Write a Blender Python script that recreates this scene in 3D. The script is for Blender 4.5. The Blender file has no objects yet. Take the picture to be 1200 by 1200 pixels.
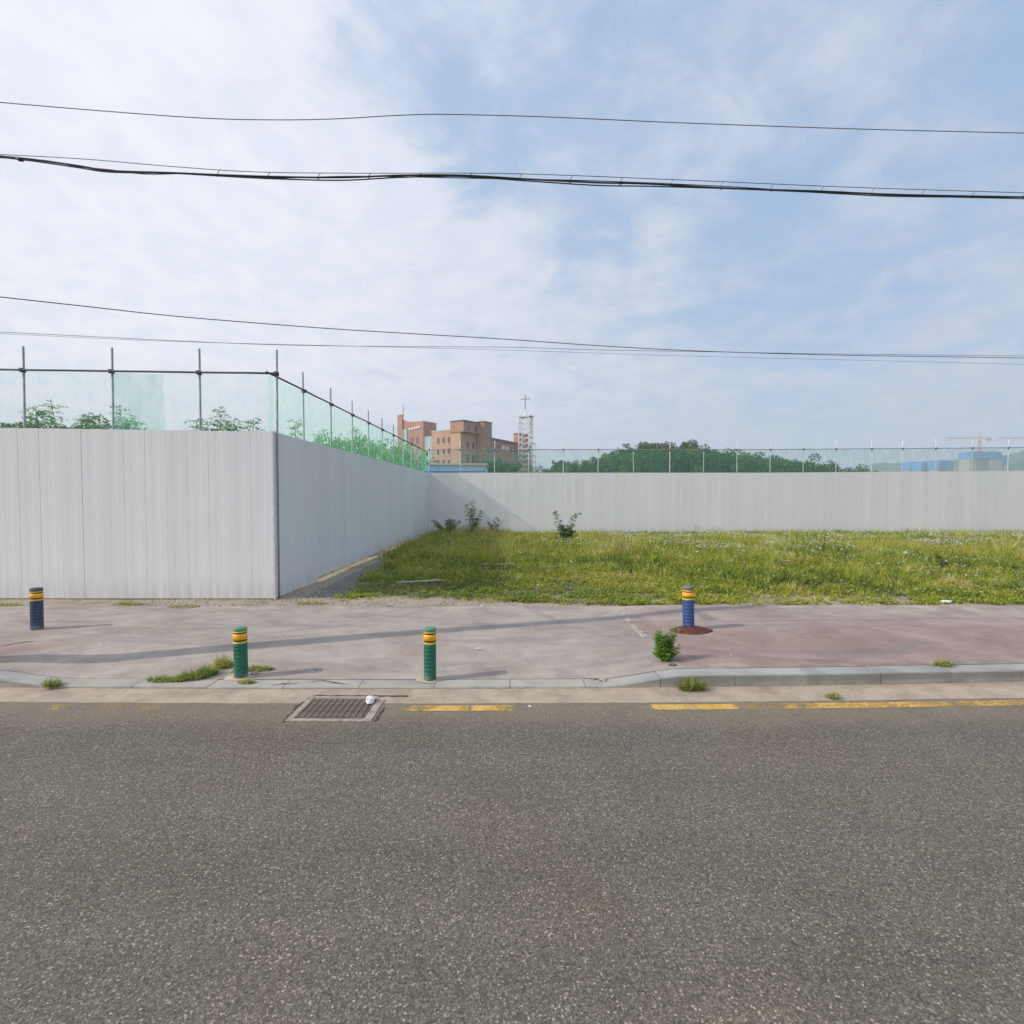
import bpy, math, random
import numpy as np
from mathutils import Vector, Matrix, Euler, noise as mn
R = math.radians
random.seed(7); rng = np.random.default_rng(7)
sc = bpy.context.scene
COL = sc.collection

# ------------------------------------------------------------------ camera
CAM_Z = 2.55
cam_d = bpy.data.cameras.new('camera'); cam = bpy.data.objects.new('camera', cam_d); COL.objects.link(cam)
cam_d.sensor_width = 36; cam_d.lens = 18; cam_d.clip_start = 0.05; cam_d.clip_end = 6000
cam.location = (0, 0, CAM_Z); cam.rotation_euler = (R(90 - 1.81), 0, R(0.19))
sc.camera = cam
sc.render.resolution_x = sc.render.resolution_y = 1024
RM = Euler(cam.rotation_euler).to_matrix()
def ray(px, py): return RM @ Vector(((px - 600) / 600, (600 - py) / 600, -1))
def at_z(px, py, z):
    d = ray(px, py); t = (z - CAM_Z) / d.z
    return Vector((d.x * t, d.y * t, z))
def at_y(px, py, Y):
    d = ray(px, py); t = Y / d.y
    return Vector((d.x * t, Y, CAM_Z + d.z * t))
def to_px(p):
    v = RM.transposed() @ (Vector(p) - Vector((0, 0, CAM_Z)))
    return 600 + 600 * v.x / -v.z, 600 - 600 * v.y / -v.z

# ------------------------------------------------------------------ world, sun, exposure
SUN_TO = Vector((-0.99, -0.29, 0.715)).normalized()          # towards the sun
sun_el = math.asin(SUN_TO.z); sun_az = math.atan2(SUN_TO.x, SUN_TO.y)
w = bpy.data.worlds.new('World'); sc.world = w; w.use_nodes = True
nt = w.node_tree; nt.nodes.clear()
def N(t, **k):
    n = nt.nodes.new(t)
    for a, b in k.items(): setattr(n, a, b)
    return n
def L(a, b): nt.links.new(a, b)
def M_(op, a, b=None, c=None, clamp=False):
    n = N('ShaderNodeMath', operation=op); n.use_clamp = clamp
    for i, v in enumerate((a, b, c)):
        if v is None: continue
        if isinstance(v, (int, float)): n.inputs[i].default_value = v
        else: L(v, n.inputs[i])
    return n.outputs[0]
def VM_(op, a, b=None):
    n = N('ShaderNodeVectorMath', operation=op)
    for i, v in enumerate((a, b)):
        if v is None: continue
        if isinstance(v, (tuple, Vector)): n.inputs[i].default_value = tuple(v)
        else: L(v, n.inputs[i])
    return n
def SS_(v, a, b, lo=0.0, hi=1.0):
    n = N('ShaderNodeMapRange', interpolation_type='SMOOTHSTEP'); L(v, n.inputs['Value'])
    for s, x in (('From Min', a), ('From Max', b), ('To Min', lo), ('To Max', hi)): n.inputs[s].default_value = x
    return n.outputs[0]
def NO_(vec, scale, detail=6, rough=0.55, dist=0.0):
    n = N('ShaderNodeTexNoise'); L(vec, n.inputs['Vector'])
    n.inputs['Scale'].default_value = scale; n.inputs['Detail'].default_value = detail
    n.inputs['Roughness'].default_value = rough; n.inputs['Distortion'].default_value = dist
    return n.outputs[0]
def MX_(f, a, b, mode='MIX'):
    n = N('ShaderNodeMix', data_type='RGBA', blend_type=mode)
    if isinstance(f, (int, float)): n.inputs[0].default_value = f
    else: L(f, n.inputs[0])
    for i, v in ((6, a), (7, b)):
        if isinstance(v, tuple): n.inputs[i].default_value = v + (1,)
        else: L(v, n.inputs[i])
    return n.outputs[2]
sky = N('ShaderNodeTexSky', sky_type='NISHITA'); sky.sun_disc = False
sky.sun_elevation = sun_el; sky.sun_rotation = sun_az; sky.air_density = 1.0; sky.dust_density = 1.6; sky.ozone_density = 1.2
tc = N('ShaderNodeTexCoord'); d = tc.outputs['Generated']
sep = N('ShaderNodeSeparateXYZ'); L(d, sep.inputs[0])
zc = M_('MAXIMUM', sep.outputs[2], 0.0)
inv = M_('DIVIDE', 1.0, M_('ADD', zc, 0.22))
sv = N('ShaderNodeVectorMath', operation='SCALE'); L(d, sv.inputs[0]); L(inv, sv.inputs['Scale'])
uv = sv.outputs[0]
big = NO_(uv, 1.6, 5, 0.5, 0.8)
fine = NO_(uv, 4.6, 10, 0.66, 0.7)
puff = NO_(uv, 9.0, 8, 0.6, 0.3)
side = M_('MULTIPLY', sep.outputs[0], -0.10)                    # thicker cloud towards the sun's side
cov = M_('ADD', M_('ADD', M_('MULTIPLY', big, 0.55), M_('MULTIPLY', fine, 0.50)), M_('ADD', side, M_('MULTIPLY', puff, 0.14)))
for (px, py, r0, r1, s) in ((440, 70, 0.0, 0.20, 0.09), (700, 200, 0, .14, .07), (560, 165, 0.0, 0.17, 0.22), (560, 50, 0.0, 0.30, 0.15), (830, 60, 0.0, 0.30, 0.16), (690, 275, 0.0, 0.16, 0.09),
                            (900, 340, 0.0, 0.26, 0.12), (1190, 20, 0.0, 0.22, 0.12), (640, 120, 0.0, .12, .06),
                            (1050, 120, 0.0, 0.24, -0.07), (200, 250, 0, 0.7, -0.16), (640, 460, 0, .35, -0.06), (1180, 370, 0, .15, -.07), (620, 190, 0, .09, -.05)):
    dd = ray(px, py).normalized()
    g = VM_('DOT_PRODUCT', d, dd).outputs['Value']
    ang = M_('ARCCOSINE', M_('MINIMUM', g, 0.99999))
    cov = M_('SUBTRACT', cov, SS_(ang, r0, r1, s, 0.0))
amt = SS_(cov, 0.37, 0.66, 0.36, 1.0)
low = SS_(zc, 0.0, 0.30, 0.75, 0.0)                              # hazy horizon
amt = M_('MAXIMUM', amt, low)
sun_h = VM_('DOT_PRODUCT', d, Vector((SUN_TO.x, SUN_TO.y, 0.0)).normalized()).outputs['Value']
glow = SS_(sun_h, -0.85, 0.35)
ccol = MX_(glow, (4.6, 5.25, 6.4), (7.6, 7.75, 8.4))
ccol = MX_(M_('MULTIPLY', SS_(zc, 0.0, 0.22, 1.0, 0.0), 0.75), ccol, MX_(glow, (3.9, 4.6, 5.4), (5.9, 6.2, 6.7)))
dens = MX_(SS_(puff, 0.35, 0.65), (0.93, 0.95, 0.985), (1.04, 1.03, 1.02))
ccol = MX_(1.0, ccol, dens, 'MULTIPLY')
blue = MX_(0.6, sky.outputs[0], (2.3, 4.7, 8.0))
fin = MX_(amt, blue, ccol)
bg = N('ShaderNodeBackground'); bg.inputs['Strength'].default_value = 0.1; L(fin, bg.inputs['Color'])
wo = N('ShaderNodeOutputWorld'); L(bg.outputs[0], wo.inputs['Surface'])

sd = bpy.data.lights.new('sun', 'SUN'); sd.energy = 2.9; sd.angle = R(0.6); sd.color = (1.0, 0.93, 0.82)
so = bpy.data.objects.new('sun', sd); COL.objects.link(so); so.location = (-30, -10, 30)
so.rotation_euler = SUN_TO.to_track_quat('Z', 'Y').to_euler()
vs = sc.view_settings; sc.display_settings.display_device = 'sRGB'
vs.view_transform = 'Standard'; vs.look = 'None'; vs.exposure = 0.24; vs.gamma = 1.0; vs.use_curve_mapping = False
sc.cycles.volume_bounces = 1; sc.cycles.max_bounces = 8; sc.cycles.transparent_max_bounces = 16

# ------------------------------------------------------------------ materials
def new_mat(name):
    global nt
    m = bpy.data.materials.new(name); m.use_nodes = True; nt = m.node_tree
    b = nt.nodes['Principled BSDF']; b.inputs['Roughness'].default_value = 0.85
    b.inputs['Specular IOR Level'].default_value = 0.25
    return m, b
def bump(b, h, strength=0.3, dist=0.01):
    n = N('ShaderNodeBump'); n.inputs['Strength'].default_value = strength; n.inputs['Distance'].default_value = dist
    L(h, n.inputs['Height']); L(n.outputs[0], b.inputs['Normal'])
def pos(): return N('ShaderNodeNewGeometry').outputs['Position']
def objc(): return N('ShaderNodeTexCoord').outputs['Object']
def ramp(f, stops):
    n = N('ShaderNodeValToRGB'); L(f, n.inputs[0]); e = n.color_ramp.elements
    while len(e) < len(stops): e.new(0.5)
    for i, (p, c) in enumerate(stops): e[i].position = p; e[i].color = tuple(c) + (1,)
    return n.outputs[0]
def plain(name, c, var=0.12, scale=8, rough=0.7, metal=0.0, spec=0.3, rnd=0.0):
    m, b = new_mat(name)
    n = NO_(objc(), scale, 5, 0.6)
    lo = tuple(x * (1 - var) for x in c); hi = tuple(min(1, x * (1 + var)) for x in c)
    o = MX_(SS_(n, 0.3, 0.7), lo, hi)
    if rnd:
        oi = N('ShaderNodeObjectInfo').outputs['Random']
        o = MX_(1.0, o, ramp(oi, ((0, (1 - rnd,) * 3), (1, (1 + rnd,) * 3))), 'MULTIPLY')
    L(o, b.inputs['Base Color']); b.inputs['Roughness'].default_value = rough
    b.inputs['Metallic'].default_value = metal; b.inputs['Specular IOR Level'].default_value = spec
    return m
def xyz(v):
    s = N('ShaderNodeSeparateXYZ'); L(v, s.inputs[0]); return s.outputs

# asphalt with exposed aggregate
m, b = new_mat('asphalt'); P = pos(); X = xyz(P)
nz = NO_(P, 40, 3, 0.6)
def voro(vec, scale, rnd=1.0, feat='F1'):
    v = N('ShaderNodeTexVoronoi', feature=feat); L(vec, v.inputs['Vector']); v.inputs['Scale'].default_value = scale
    v.inputs['Randomness'].default_value = rnd
    return v
v1 = voro(P, 92); v2 = voro(P, 165)
c1 = xyz(v1.outputs['Color']); c2 = xyz(v2.outputs['Color'])
stone1 = ramp(c1[0], ((0.0, (.055, .053, .051)), (0.35, (.098, .093, .087)), (0.78, (.152, .143, .131)), (0.92, (.20, .187, .168)), (1.0, (.34, .315, .28))))
stone2 = ramp(c2[1], ((0.0, (.060, .058, .056)), (0.6, (.115, .109, .101)), (0.90, (.18, .169, .154)), (1.0, (.30, .28, .25))))
gap = SS_(v1.outputs['Distance'], 0.42, 0.62)
col = MX_(SS_(c1[2], 0.35, 0.6), stone2, stone1)
col = MX_(M_('MULTIPLY', gap, 0.5), col, (.060, .057, .055))
warm = SS_(NO_(P, 0.45, 4, 0.55), 0.35, 0.68)
col = MX_(1.0, col, MX_(warm, (0.97, 0.99, 1.02), (1.03, 1.00, 0.96)), 'MULTIPLY')
pt = NO_(P, 1.3, 7, 0.62); col = MX_(1.0, col, MX_(SS_(pt, 0.3, 0.7), (.93, .93, .935), (1.06, 1.06, 1.055)), 'MULTIPLY')
sc3 = N('ShaderNodeVectorMath', operation='MULTIPLY'); L(P, sc3.inputs[0]); sc3.inputs[1].default_value = (0.12, 1.6, 1)
tr = NO_(sc3.outputs[0], 1.0, 4, 0.5); col = MX_(1.0, col, MX_(SS_(tr, 0.35, 0.65), (.95, .95, .95), (1.05, 1.05, 1.05)), 'MULTIPLY')
edge = SS_(X[1], 5.3, 6.15)                                     # dusty, browner strip by the gutter
edge = M_('MULTIPLY', edge, SS_(NO_(P, 2.2, 6, 0.6), 0.25, 0.6, 0.5, 1.0))
dust = MX_(SS_(nz, .3, .7), (.150, .132, .112), (.205, .182, .155))
col = MX_(M_('MULTIPLY', edge, 0.62), col, dust)
crk = voro(VM_('ADD', P, N('ShaderNodeTexNoise').outputs[1]).outputs[0], 0.9, feat='DISTANCE_TO_EDGE')
cm = M_('MULTIPLY', SS_(crk.outputs['Distance'], 0.0, 0.006, 1, 0), SS_(NO_(P, 0.7, 3), 0.56, 0.66))
col = MX_(M_('MULTIPLY', cm, 0.6), col, (.04, .038, .036))
col = MX_(1.0, col, (1.36, 1.26, 1.09), 'MULTIPLY')
L(col, b.inputs['Base Color']); b.inputs['Roughness'].default_value = 0.8
hh = M_('SUBTRACT', M_('MULTIPLY', c1[0], 0.5), v1.outputs['Distance']); bump(b, hh, 0.38, 0.005)
ASPH = m

# concrete gutter
m, b = new_mat('gutter_concrete'); P = pos(); X = xyz(P)
n1 = NO_(P, 2.5, 8, 0.65); n2 = NO_(P, 45, 4, 0.6)
col = ramp(n1, ((0.25, (.26, .212, .165)), (0.5, (.40, .33, .262)), (0.75, (.50, .42, .335))))
col = MX_(1.0, col, MX_(SS_(n2, .3, .7), (.86, .86, .86), (1.1, 1.1, 1.1)), 'MULTIPLY')
L(col, b.inputs['Base Color']); bump(b, n2, 0.3, 0.005); GUT = m
# kerb granite
m, b = new_mat('kerb_granite'); P = pos()
n1 = NO_(P, 1.8, 7, 0.6); n2 = NO_(P, 120, 2, 0.5)
oi = N('ShaderNodeObjectInfo').outputs['Random']
col = ramp(n1, ((0.3, (.28, .28, .27)), (0.6, (.40, .395, .382)), (0.8, (.46, .455, .44))))
col = MX_(1.0, col, MX_(SS_(n2, .35, .65), (.82, .82, .82), (1.1, 1.1, 1.1)), 'MULTIPLY')
col = MX_(1.0, col, ramp(oi, ((0, (.86, .86, .87)), (1, (1.06, 1.06, 1.05)))), 'MULTIPLY')
gz = xyz(N('ShaderNodeNewGeometry').outputs['Normal'])[1]
ps = pos(); grime = M_('MULTIPLY', SS_(gz, -.3, -.8), SS_(NO_(ps, 3, 6, .65), .2, .6, .35, 1.0)); col = MX_(M_('MULTIPLY', grime, .7), col, (.20, .19, .16))
lowd = M_('MULTIPLY', SS_(xyz(ps)[2], .035, .09, 1, 0), SS_(NO_(ps, 1.7, 7, .68), .40, .60, .12, .85)); col = MX_(M_('MULTIPLY', lowd, .8), col, (.44, .385, .32))
L(col, b.inputs['Base Color']); bump(b, n2, 0.15, 0.003); KERB = m
# pavement: mauve grey driveway asphalt, red tinted walk
m, b = new_mat('pavement'); P = pos(); X = xyz(P)
n1 = NO_(P, 0.8, 7, 0.6, 0.4); n2 = NO_(P, 55, 4, 0.65); n3 = NO_(P, 3.2, 7, 0.6)
grey = ramp(n1, ((0.25, (.28, .235, .212)), (0.5, (.375, .325, .292)), (0.78, (.44, .392, .352))))
red = ramp(n1, ((0.25, (.225, .155, .138)), (0.5, (.295, .208, .188)), (0.78, (.37, .285, .26))))
xw = M_('ADD', X[0], M_('MULTIPLY', M_('SUBTRACT', n3, 0.5), 0.7))
mr = SS_(xw, 2.28, 2.42)
ml = M_('MULTIPLY', SS_(xw, -8.0, -6.6, 1, 0), SS_(X[1], 8.0, 8.7, 1, 0))
far = SS_(M_('ADD', X[1], M_('MULTIPLY', n1, 1.5)), 9.3, 11.6, 0, 0.65)
mask = M_('MAXIMUM', M_('MULTIPLY', M_('SUBTRACT', mr, far, clamp=True), 0.95), M_('MULTIPLY', ml, 0.9))
blot = SS_(NO_(P, 0.5, 5, 0.6, 0.6), 0.46, 0.62)
mask = M_('MAXIMUM', mask, M_('MULTIPLY', blot, 0.25))
col = MX_(mask, grey, red)
sv3 = N('ShaderNodeVectorMath', operation='MULTIPLY'); L(P, sv3.inputs[0]); sv3.inputs[1].default_value = (0.35, 1.5, 1)
stn = NO_(sv3.outputs[0], 1.2, 5, 0.55, 0.8)
col = MX_(M_('MULTIPLY', SS_(stn, 0.48, 0.66), 0.42), col, (.185, .162, .165))
# swept tyre arcs
pa = VM_('SUBTRACT', P, (-6.2, 14.2, 0.1)).outputs[0]
ln = N('ShaderNodeVectorMath', operation='LENGTH'); L(pa, ln.inputs[0])
arc = M_('ABSOLUTE', M_('SUBTRACT', ln.outputs['Value'], M_('ADD', 5.35, M_('MULTIPLY', n3, 0.25))))
col = MX_(M_('MULTIPLY', SS_(arc, 0.0, 0.16, 0.30, 0), SS_(n1, .35, .6)), col, (.15, .135, .135))
pb = VM_('SUBTRACT', P, (5.6, 12.6, 0.1)).outputs[0]
lb = N('ShaderNodeVectorMath', operation='LENGTH'); L(pb, lb.inputs[0])
arb = M_('ABSOLUTE', M_('SUBTRACT', lb.outputs['Value'], M_('ADD', 5.3, M_('MULTIPLY', n3, 0.3))))
col = MX_(M_('MULTIPLY', SS_(arb, 0.0, 0.2, 0.35, 0), SS_(n1, .35, .6)), col, (.17, .125, .12))
col = MX_(1.0, col, MX_(SS_(n2, .3, .7), (.86, .86, .86), (1.12, 1.12, 1.12)), 'MULTIPLY')
col = MX_(1.0, col, MX_(SS_(n3, .3, .7), (.92, .92, .92), (1.06, 1.06, 1.06)), 'MULTIPLY')
dst = M_('MULTIPLY', SS_(NO_(P, 1.1, 7, .65), .48, .66), M_('MAXIMUM', SS_(X[1], 10.0, 11.2, .1, .8), SS_(X[1], 7.0, 7.8, .6, .1)))
col = MX_(dst, col, (.47, .41, .345))
vc = voro(P, 55); spk = xyz(vc.outputs['Color'])[0]
col = MX_(M_('MULTIPLY', SS_(spk, 0.9, 0.97), 0.25), col, (.55, .5, .46))
ck = voro(VM_('ADD', P, VM_('MULTIPLY', N('ShaderNodeTexNoise').outputs[1], (.4, .4, 0)).outputs[0]).outputs[0], 1.3, feat='DISTANCE_TO_EDGE')
cm = M_('MULTIPLY', SS_(ck.outputs['Distance'], 0.0, 0.012, 1, 0), SS_(NO_(P, 0.8, 3), 0.52, 0.62))
col = MX_(M_('MULTIPLY', cm, 0.28), col, (.12, .10, .09))
L(col, b.inputs['Base Color']); bump(b, n2, 0.35, 0.006); PAVE = m
# soil of the lot
m, b = new_mat('lot_soil'); P = pos(); X = xyz(P)
n1 = NO_(P, 0.9, 7, 0.6); n2 = NO_(P, 14, 8, 0.7)
sand = ramp(n2, ((0.25, (.20, .165, .12)), (0.5, (.36, .30, .23)), (0.78, (.50, .44, .36))))
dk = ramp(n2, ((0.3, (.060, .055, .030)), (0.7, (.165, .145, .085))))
gv = ramp(n2, ((0.3, (.12, .115, .108)), (0.7, (.28, .27, .25))))
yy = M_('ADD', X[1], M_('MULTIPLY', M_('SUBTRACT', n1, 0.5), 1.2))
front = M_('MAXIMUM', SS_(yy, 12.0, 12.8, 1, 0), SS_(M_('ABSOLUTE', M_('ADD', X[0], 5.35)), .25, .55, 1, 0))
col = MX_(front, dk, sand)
gm = M_('MULTIPLY', SS_(X[0], -4.3, -3.4, 1, 0), M_('MULTIPLY', SS_(yy, 11.9, 12.4), SS_(X[0], -5.15, -4.9)))
col = MX_(gm, col, gv)
mossy = M_('MULTIPLY', SS_(n1, 0.5, 0.62), 0.45)
col = MX_(mossy, col, (.13, .135, .045))
L(col, b.inputs['Base Color']); bump(b, n2, 0.6, 0.03); SOIL = m
GROUND = plain('field_soil', (.12, .12, .07), 0.3, 0.1, 0.95)
# painted steel fence panels
m, b = new_mat('white_steel_panel'); O = objc(); P = pos(); X = xyz(O)
sv4 = N('ShaderNodeVectorMath', operation='MULTIPLY'); L(P, sv4.inputs[0]); sv4.inputs[1].default_value = (7, 7, 0.35)
st = NO_(sv4.outputs[0], 1.0, 5, 0.6)
n1 = NO_(P, 0.6, 5, 0.6)
oi = N('ShaderNodeObjectInfo').outputs['Random']
col = MX_(SS_(st, .3, .7), (.740, .745, .746), (.762, .767, .769))
col = MX_(1.0, col, ramp(oi, ((0, (.955, .957, .96)), (0.5, (.985, .987, .985)), (1, (1.015, 1.013, 1.01)))), 'MULTIPLY')
col = MX_(M_('MULTIPLY', SS_(n1, .5, .7), .3), col, (.70, .70, .695))
drt = M_('MULTIPLY', SS_(xyz(P)[2], 0.15, 0.75, 1, 0), SS_(st, .35, .6))
col = MX_(M_('MULTIPLY', drt, 0.35), col, (.40, .36, .30))
L(col, b.inputs['Base Color']); b.inputs['Roughness'].default_value = 0.62
hv = M_('ADD', st, 0.0); bump(b, n1, 0.10, 0.02); PANEL = m
STEEL = plain('galvanised_steel', (.34, .36, .36), .2, 6, .55, .3, .4, .2)
PALE = plain('pale_galvanised_steel', (.56, .57, .56), .15, 6, .55, .1, .4, .15)
DARKM = plain('dark_clamp_steel', (.10, .105, .11), .2, 20, .6, .3)
TRIM = plain('grey_corner_trim', (.62, .62, .63), .1, 6)
def net_mat(name, alpha, c):
    m, b = new_mat(name); out = nt.nodes['Material Output']
    df = N('ShaderNodeBsdfDiffuse'); df.inputs[0].default_value = c + (1,)
    tl = N('ShaderNodeBsdfTranslucent'); tl.inputs[0].default_value = c + (1,)
    mx = N('ShaderNodeMixShader'); mx.inputs[0].default_value = .65; L(df.outputs[0], mx.inputs[1]); L(tl.outputs[0], mx.inputs[2])
    tp = N('ShaderNodeBsdfTransparent'); m2 = N('ShaderNodeMixShader')
    q = N('ShaderNodeVectorMath', operation='MULTIPLY'); L(pos(), q.inputs[0]); q.inputs[1].default_value = (4, 4, 1.2); n = NO_(q.outputs[0], 1.0, 5, .65, .8); f = M_('MULTIPLY', SS_(n, .3, .7, .65, 1.35), alpha)
    L(f, m2.inputs[0]); L(tp.outputs[0], m2.inputs[1]); L(mx.outputs[0], m2.inputs[2]); L(m2.outputs[0], out.inputs[0])
    return m
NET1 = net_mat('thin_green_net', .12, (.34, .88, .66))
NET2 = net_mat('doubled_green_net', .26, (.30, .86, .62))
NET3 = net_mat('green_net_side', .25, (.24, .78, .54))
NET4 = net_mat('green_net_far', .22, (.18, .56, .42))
NET5 = net_mat('gathered_green_net', .5, (.10, .50, .32))
def leaf_mat(name, c1_, c2_, scale=3.0, trans=0.35):
    m, b = new_mat(name); out = nt.nodes['Material Output']
    n = NO_(pos(), scale, 4, .6); oi = N('ShaderNodeObjectInfo').outputs['Random']
    at = N('ShaderNodeAttribute'); at.attribute_name = 'tint'
    col = MX_(M_('ADD', M_('MULTIPLY', SS_(n, .3, .7), .5), M_('MULTIPLY', at.outputs['Fac'], .5)), c1_, c2_)
    col = MX_(1.0, col, ramp(oi, ((0, (.66, .70, .75)), (.5, (1, 1, 1)), (1, (1.40, 1.32, .95)))), 'MULTIPLY')
    L(col, b.inputs['Base Color']); b.inputs['Roughness'].default_value = .6
    tl = N('ShaderNodeBsdfTranslucent'); L(MX_(1.0, col, (1.3, 1.35, .7), 'MULTIPLY'), tl.inputs[0])
    mx = N('ShaderNodeMixShader'); mx.inputs[0].default_value = trans
    L(b.outputs[0], mx.inputs[1]); L(tl.outputs[0], mx.inputs[2]); L(mx.outputs[0], out.inputs[0])
    return m
def tint_mat(name, stops, trans=.3, patch=None):
    """colour from the per-blade 'tint' attribute (each blade's own colour)"""
    m, b = new_mat(name); out = nt.nodes['Material Output']
    at = N('ShaderNodeAttribute'); at.attribute_name = 'tint'
    col = ramp(at.outputs['Fac'], stops)
    L(col, b.inputs['Base Color']); b.inputs['Roughness'].default_value = .65
    tl = N('ShaderNodeBsdfTranslucent'); L(MX_(1.0, col, (1.25, 1.25, .6), 'MULTIPLY'), tl.inputs[0])
    mx = N('ShaderNodeMixShader'); mx.inputs[0].default_value = trans
    L(b.outputs[0], mx.inputs[1]); L(tl.outputs[0], mx.inputs[2]); L(mx.outputs[0], out.inputs[0])
    return m
GRASS = tint_mat('lot_grass', ((0, (.024, .052, .011)), (.26, (.10, .165, .024)), (.50, (.250, .320, .030)), (.78, (.46, .44, .065)), (1, (.58, .47, .25))), .18)
TUFT = tint_mat('tuft_grass', ((0, (.08, .14, .025)), (.5, (.27, .33, .06)), (1, (.50, .45, .18))))
FLOWER = tint_mat('flower_heads', ((0, (.48, .50, .42)), (.6, (.66, .67, .60)), (.93, (.74, .74, .70)), (.94, (.75, .52, .05)), (1, (.75, .50, .04))), .15)
LEAF_SAP = leaf_mat('sapling_leaves', (.11, .20, .06), (.24, .36, .11))
LEAF_LOC = leaf_mat('locust_leaves', (.09, .18, .065), (.19, .31, .11), .8, .45)
LEAF_WOOD = leaf_mat('wood_leaves', (.030, .085, .022), (.105, .185, .045), .25, .25)
LEAF_DARK = leaf_mat('dark_wood_leaves', (.025, .055, .020), (.080, .105, .035), .25, .2)
BARK = plain('bark', (.11, .09, .07), .3, 6, .9)
STEMM = plain('green_stem', (.12, .15, .05), .2, 20, .8)

# ------------------------------------------------------------------ builders
def mesh(name, v, f, mats, smooth=False, fm=None):
    me = bpy.data.meshes.new(name); me.from_pydata([tuple(p) for p in v], [], f)
    for mm in (mats if isinstance(mats, (list, tuple)) else [mats]): me.materials.append(mm)
    if smooth: me.polygons.foreach_set('use_smooth', [True] * len(f))
    if fm is not None: me.polygons.foreach_set('material_index', fm)
    me.update(); return me
def link(name, me, parent=None, loc=(0, 0, 0), rot=(0, 0, 0)):
    o = bpy.data.objects.new(name, me); COL.objects.link(o); o.location = loc; o.rotation_euler = rot
    if parent: o.parent = parent
    return o
def tag(o, label=None, cat=None, group=None, kind=None):
    if label: o['label'] = label
    if cat: o['category'] = cat
    if group: o['group'] = group
    if kind: o['kind'] = kind
    return o
def thing(name, label, cat, loc=(0, 0, 0), rz=0, group=None):
    o = bpy.data.objects.new(name, None); COL.objects.link(o); o.location = loc; o.rotation_euler = (0, 0, rz)
    o.empty_display_size = .2
    return tag(o, label, cat, group)
class MB:
    def __init__(s): s.v = []; s.f = []; s.m = []
    def add(s, v, f, mi=0):
        n = len(s.v); s.v += [tuple(p) for p in v]; s.f += [tuple(i + n for i in q) for q in f]; s.m += [mi] * len(f)
    def box(s, x0, x1, y0, y1, z0, z1, mi=0, T=None):
        v = [Vector((x, y, z)) for z in (z0, z1) for x, y in ((x0, y0), (x1, y0), (x1, y1), (x0, y1))]
        if T is not None: v = [T @ p for p in v]
        s.add(v, [(0, 3, 2, 1), (4, 5, 6, 7), (0, 1, 5, 4), (1, 2, 6, 5), (2, 3, 7, 6), (3, 0, 4, 7)], mi)
    def tube(s, pts, r, n=6, mi=0, cap=True):
        pts = [Vector(p) for p in pts]; rs = r if isinstance(r, (list, tuple)) else [r] * len(pts)
        v = []; f = []; u = None
        for i, p in enumerate(pts):
            t = (pts[min(i + 1, len(pts) - 1)] - pts[max(i - 1, 0)]).normalized()
            if u is None: u = t.orthogonal().normalized()
            u = (u - t * u.dot(t)).normalized(); w_ = t.cross(u)
            for k in range(n):
                a = 2 * math.pi * k / n; v.append(p + (u * math.cos(a) + w_ * math.sin(a)) * rs[i])
        for i in range(len(pts) - 1):
            for k in range(n): f.append((i * n + k, i * n + (k + 1) % n, (i + 1) * n + (k + 1) % n, (i + 1) * n + k))
        if cap: f.append(tuple(range(n))[::-1]); f.append(tuple(range((len(pts) - 1) * n, len(pts) * n)))
        s.add(v, f, mi)
    def lathe(s, prof, n=20, mi=0, c=(0, 0)):
        v = []; f = []
        for r_, z in prof:
            for k in range(n):
                a = 2 * math.pi * k / n; v.append((c[0] + r_ * math.cos(a), c[1] + r_ * math.sin(a), z))
        for i in range(len(prof) - 1):
            for k in range(n): f.append((i * n + k, i * n + (k + 1) % n, (i + 1) * n + (k + 1) % n, (i + 1) * n + k))
        s.add(v, f, mi)
    def obj(s, name, mats, parent=None, smooth=False, loc=(0, 0, 0), rot=(0, 0, 0)):
        return link(name, mesh(name, s.v, s.f, mats, smooth, s.m), parent, loc, rot)
def grid(name, xs, ys, zf, mat, parent=None):
    v = [(x, y, zf(x, y)) for y in ys for x in xs]; nx = len(xs)
    f = [(j * nx + i, j * nx + i + 1, (j + 1) * nx + i + 1, (j + 1) * nx + i) for j in range(len(ys) - 1) for i in range(nx - 1)]
    return link(name, mesh(name, v, f, mat, True), parent)
def ss(a, b_, x):
    t = min(1, max(0, (x - a) / (b_ - a))); return t * t * (3 - 2 * t)
def tris_obj(name, V, mats, tint, parent=None, k=3):
    """numpy soup: V (n,k,3) -> mesh of n k-gons with a per-point tint"""
    n = V.shape[0]; me = bpy.data.meshes.new(name)
    me.vertices.add(n * k); me.vertices.foreach_set('co', V.reshape(-1).astype(np.float32))
    me.loops.add(n * k); me.loops.foreach_set('vertex_index', np.arange(n * k, dtype=np.int32))
    me.polygons.add(n); me.polygons.foreach_set('loop_start', np.arange(0, n * k, k, dtype=np.int32))
    me.materials.append(mats)
    a = me.attributes.new('tint', 'FLOAT', 'POINT'); a.data.foreach_set('value', np.repeat(tint, k).astype(np.float32))
    me.update(calc_edges=True)
    o = bpy.data.objects.new(name, me); COL.objects.link(o)
    if parent: o.parent = parent
    return o
def smooth_noise(x, y, s, seed=0.0):
    return np.array([mn.noise((a * s + seed, b_ * s - seed, seed)) for a, b_ in zip(x, y)])

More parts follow.
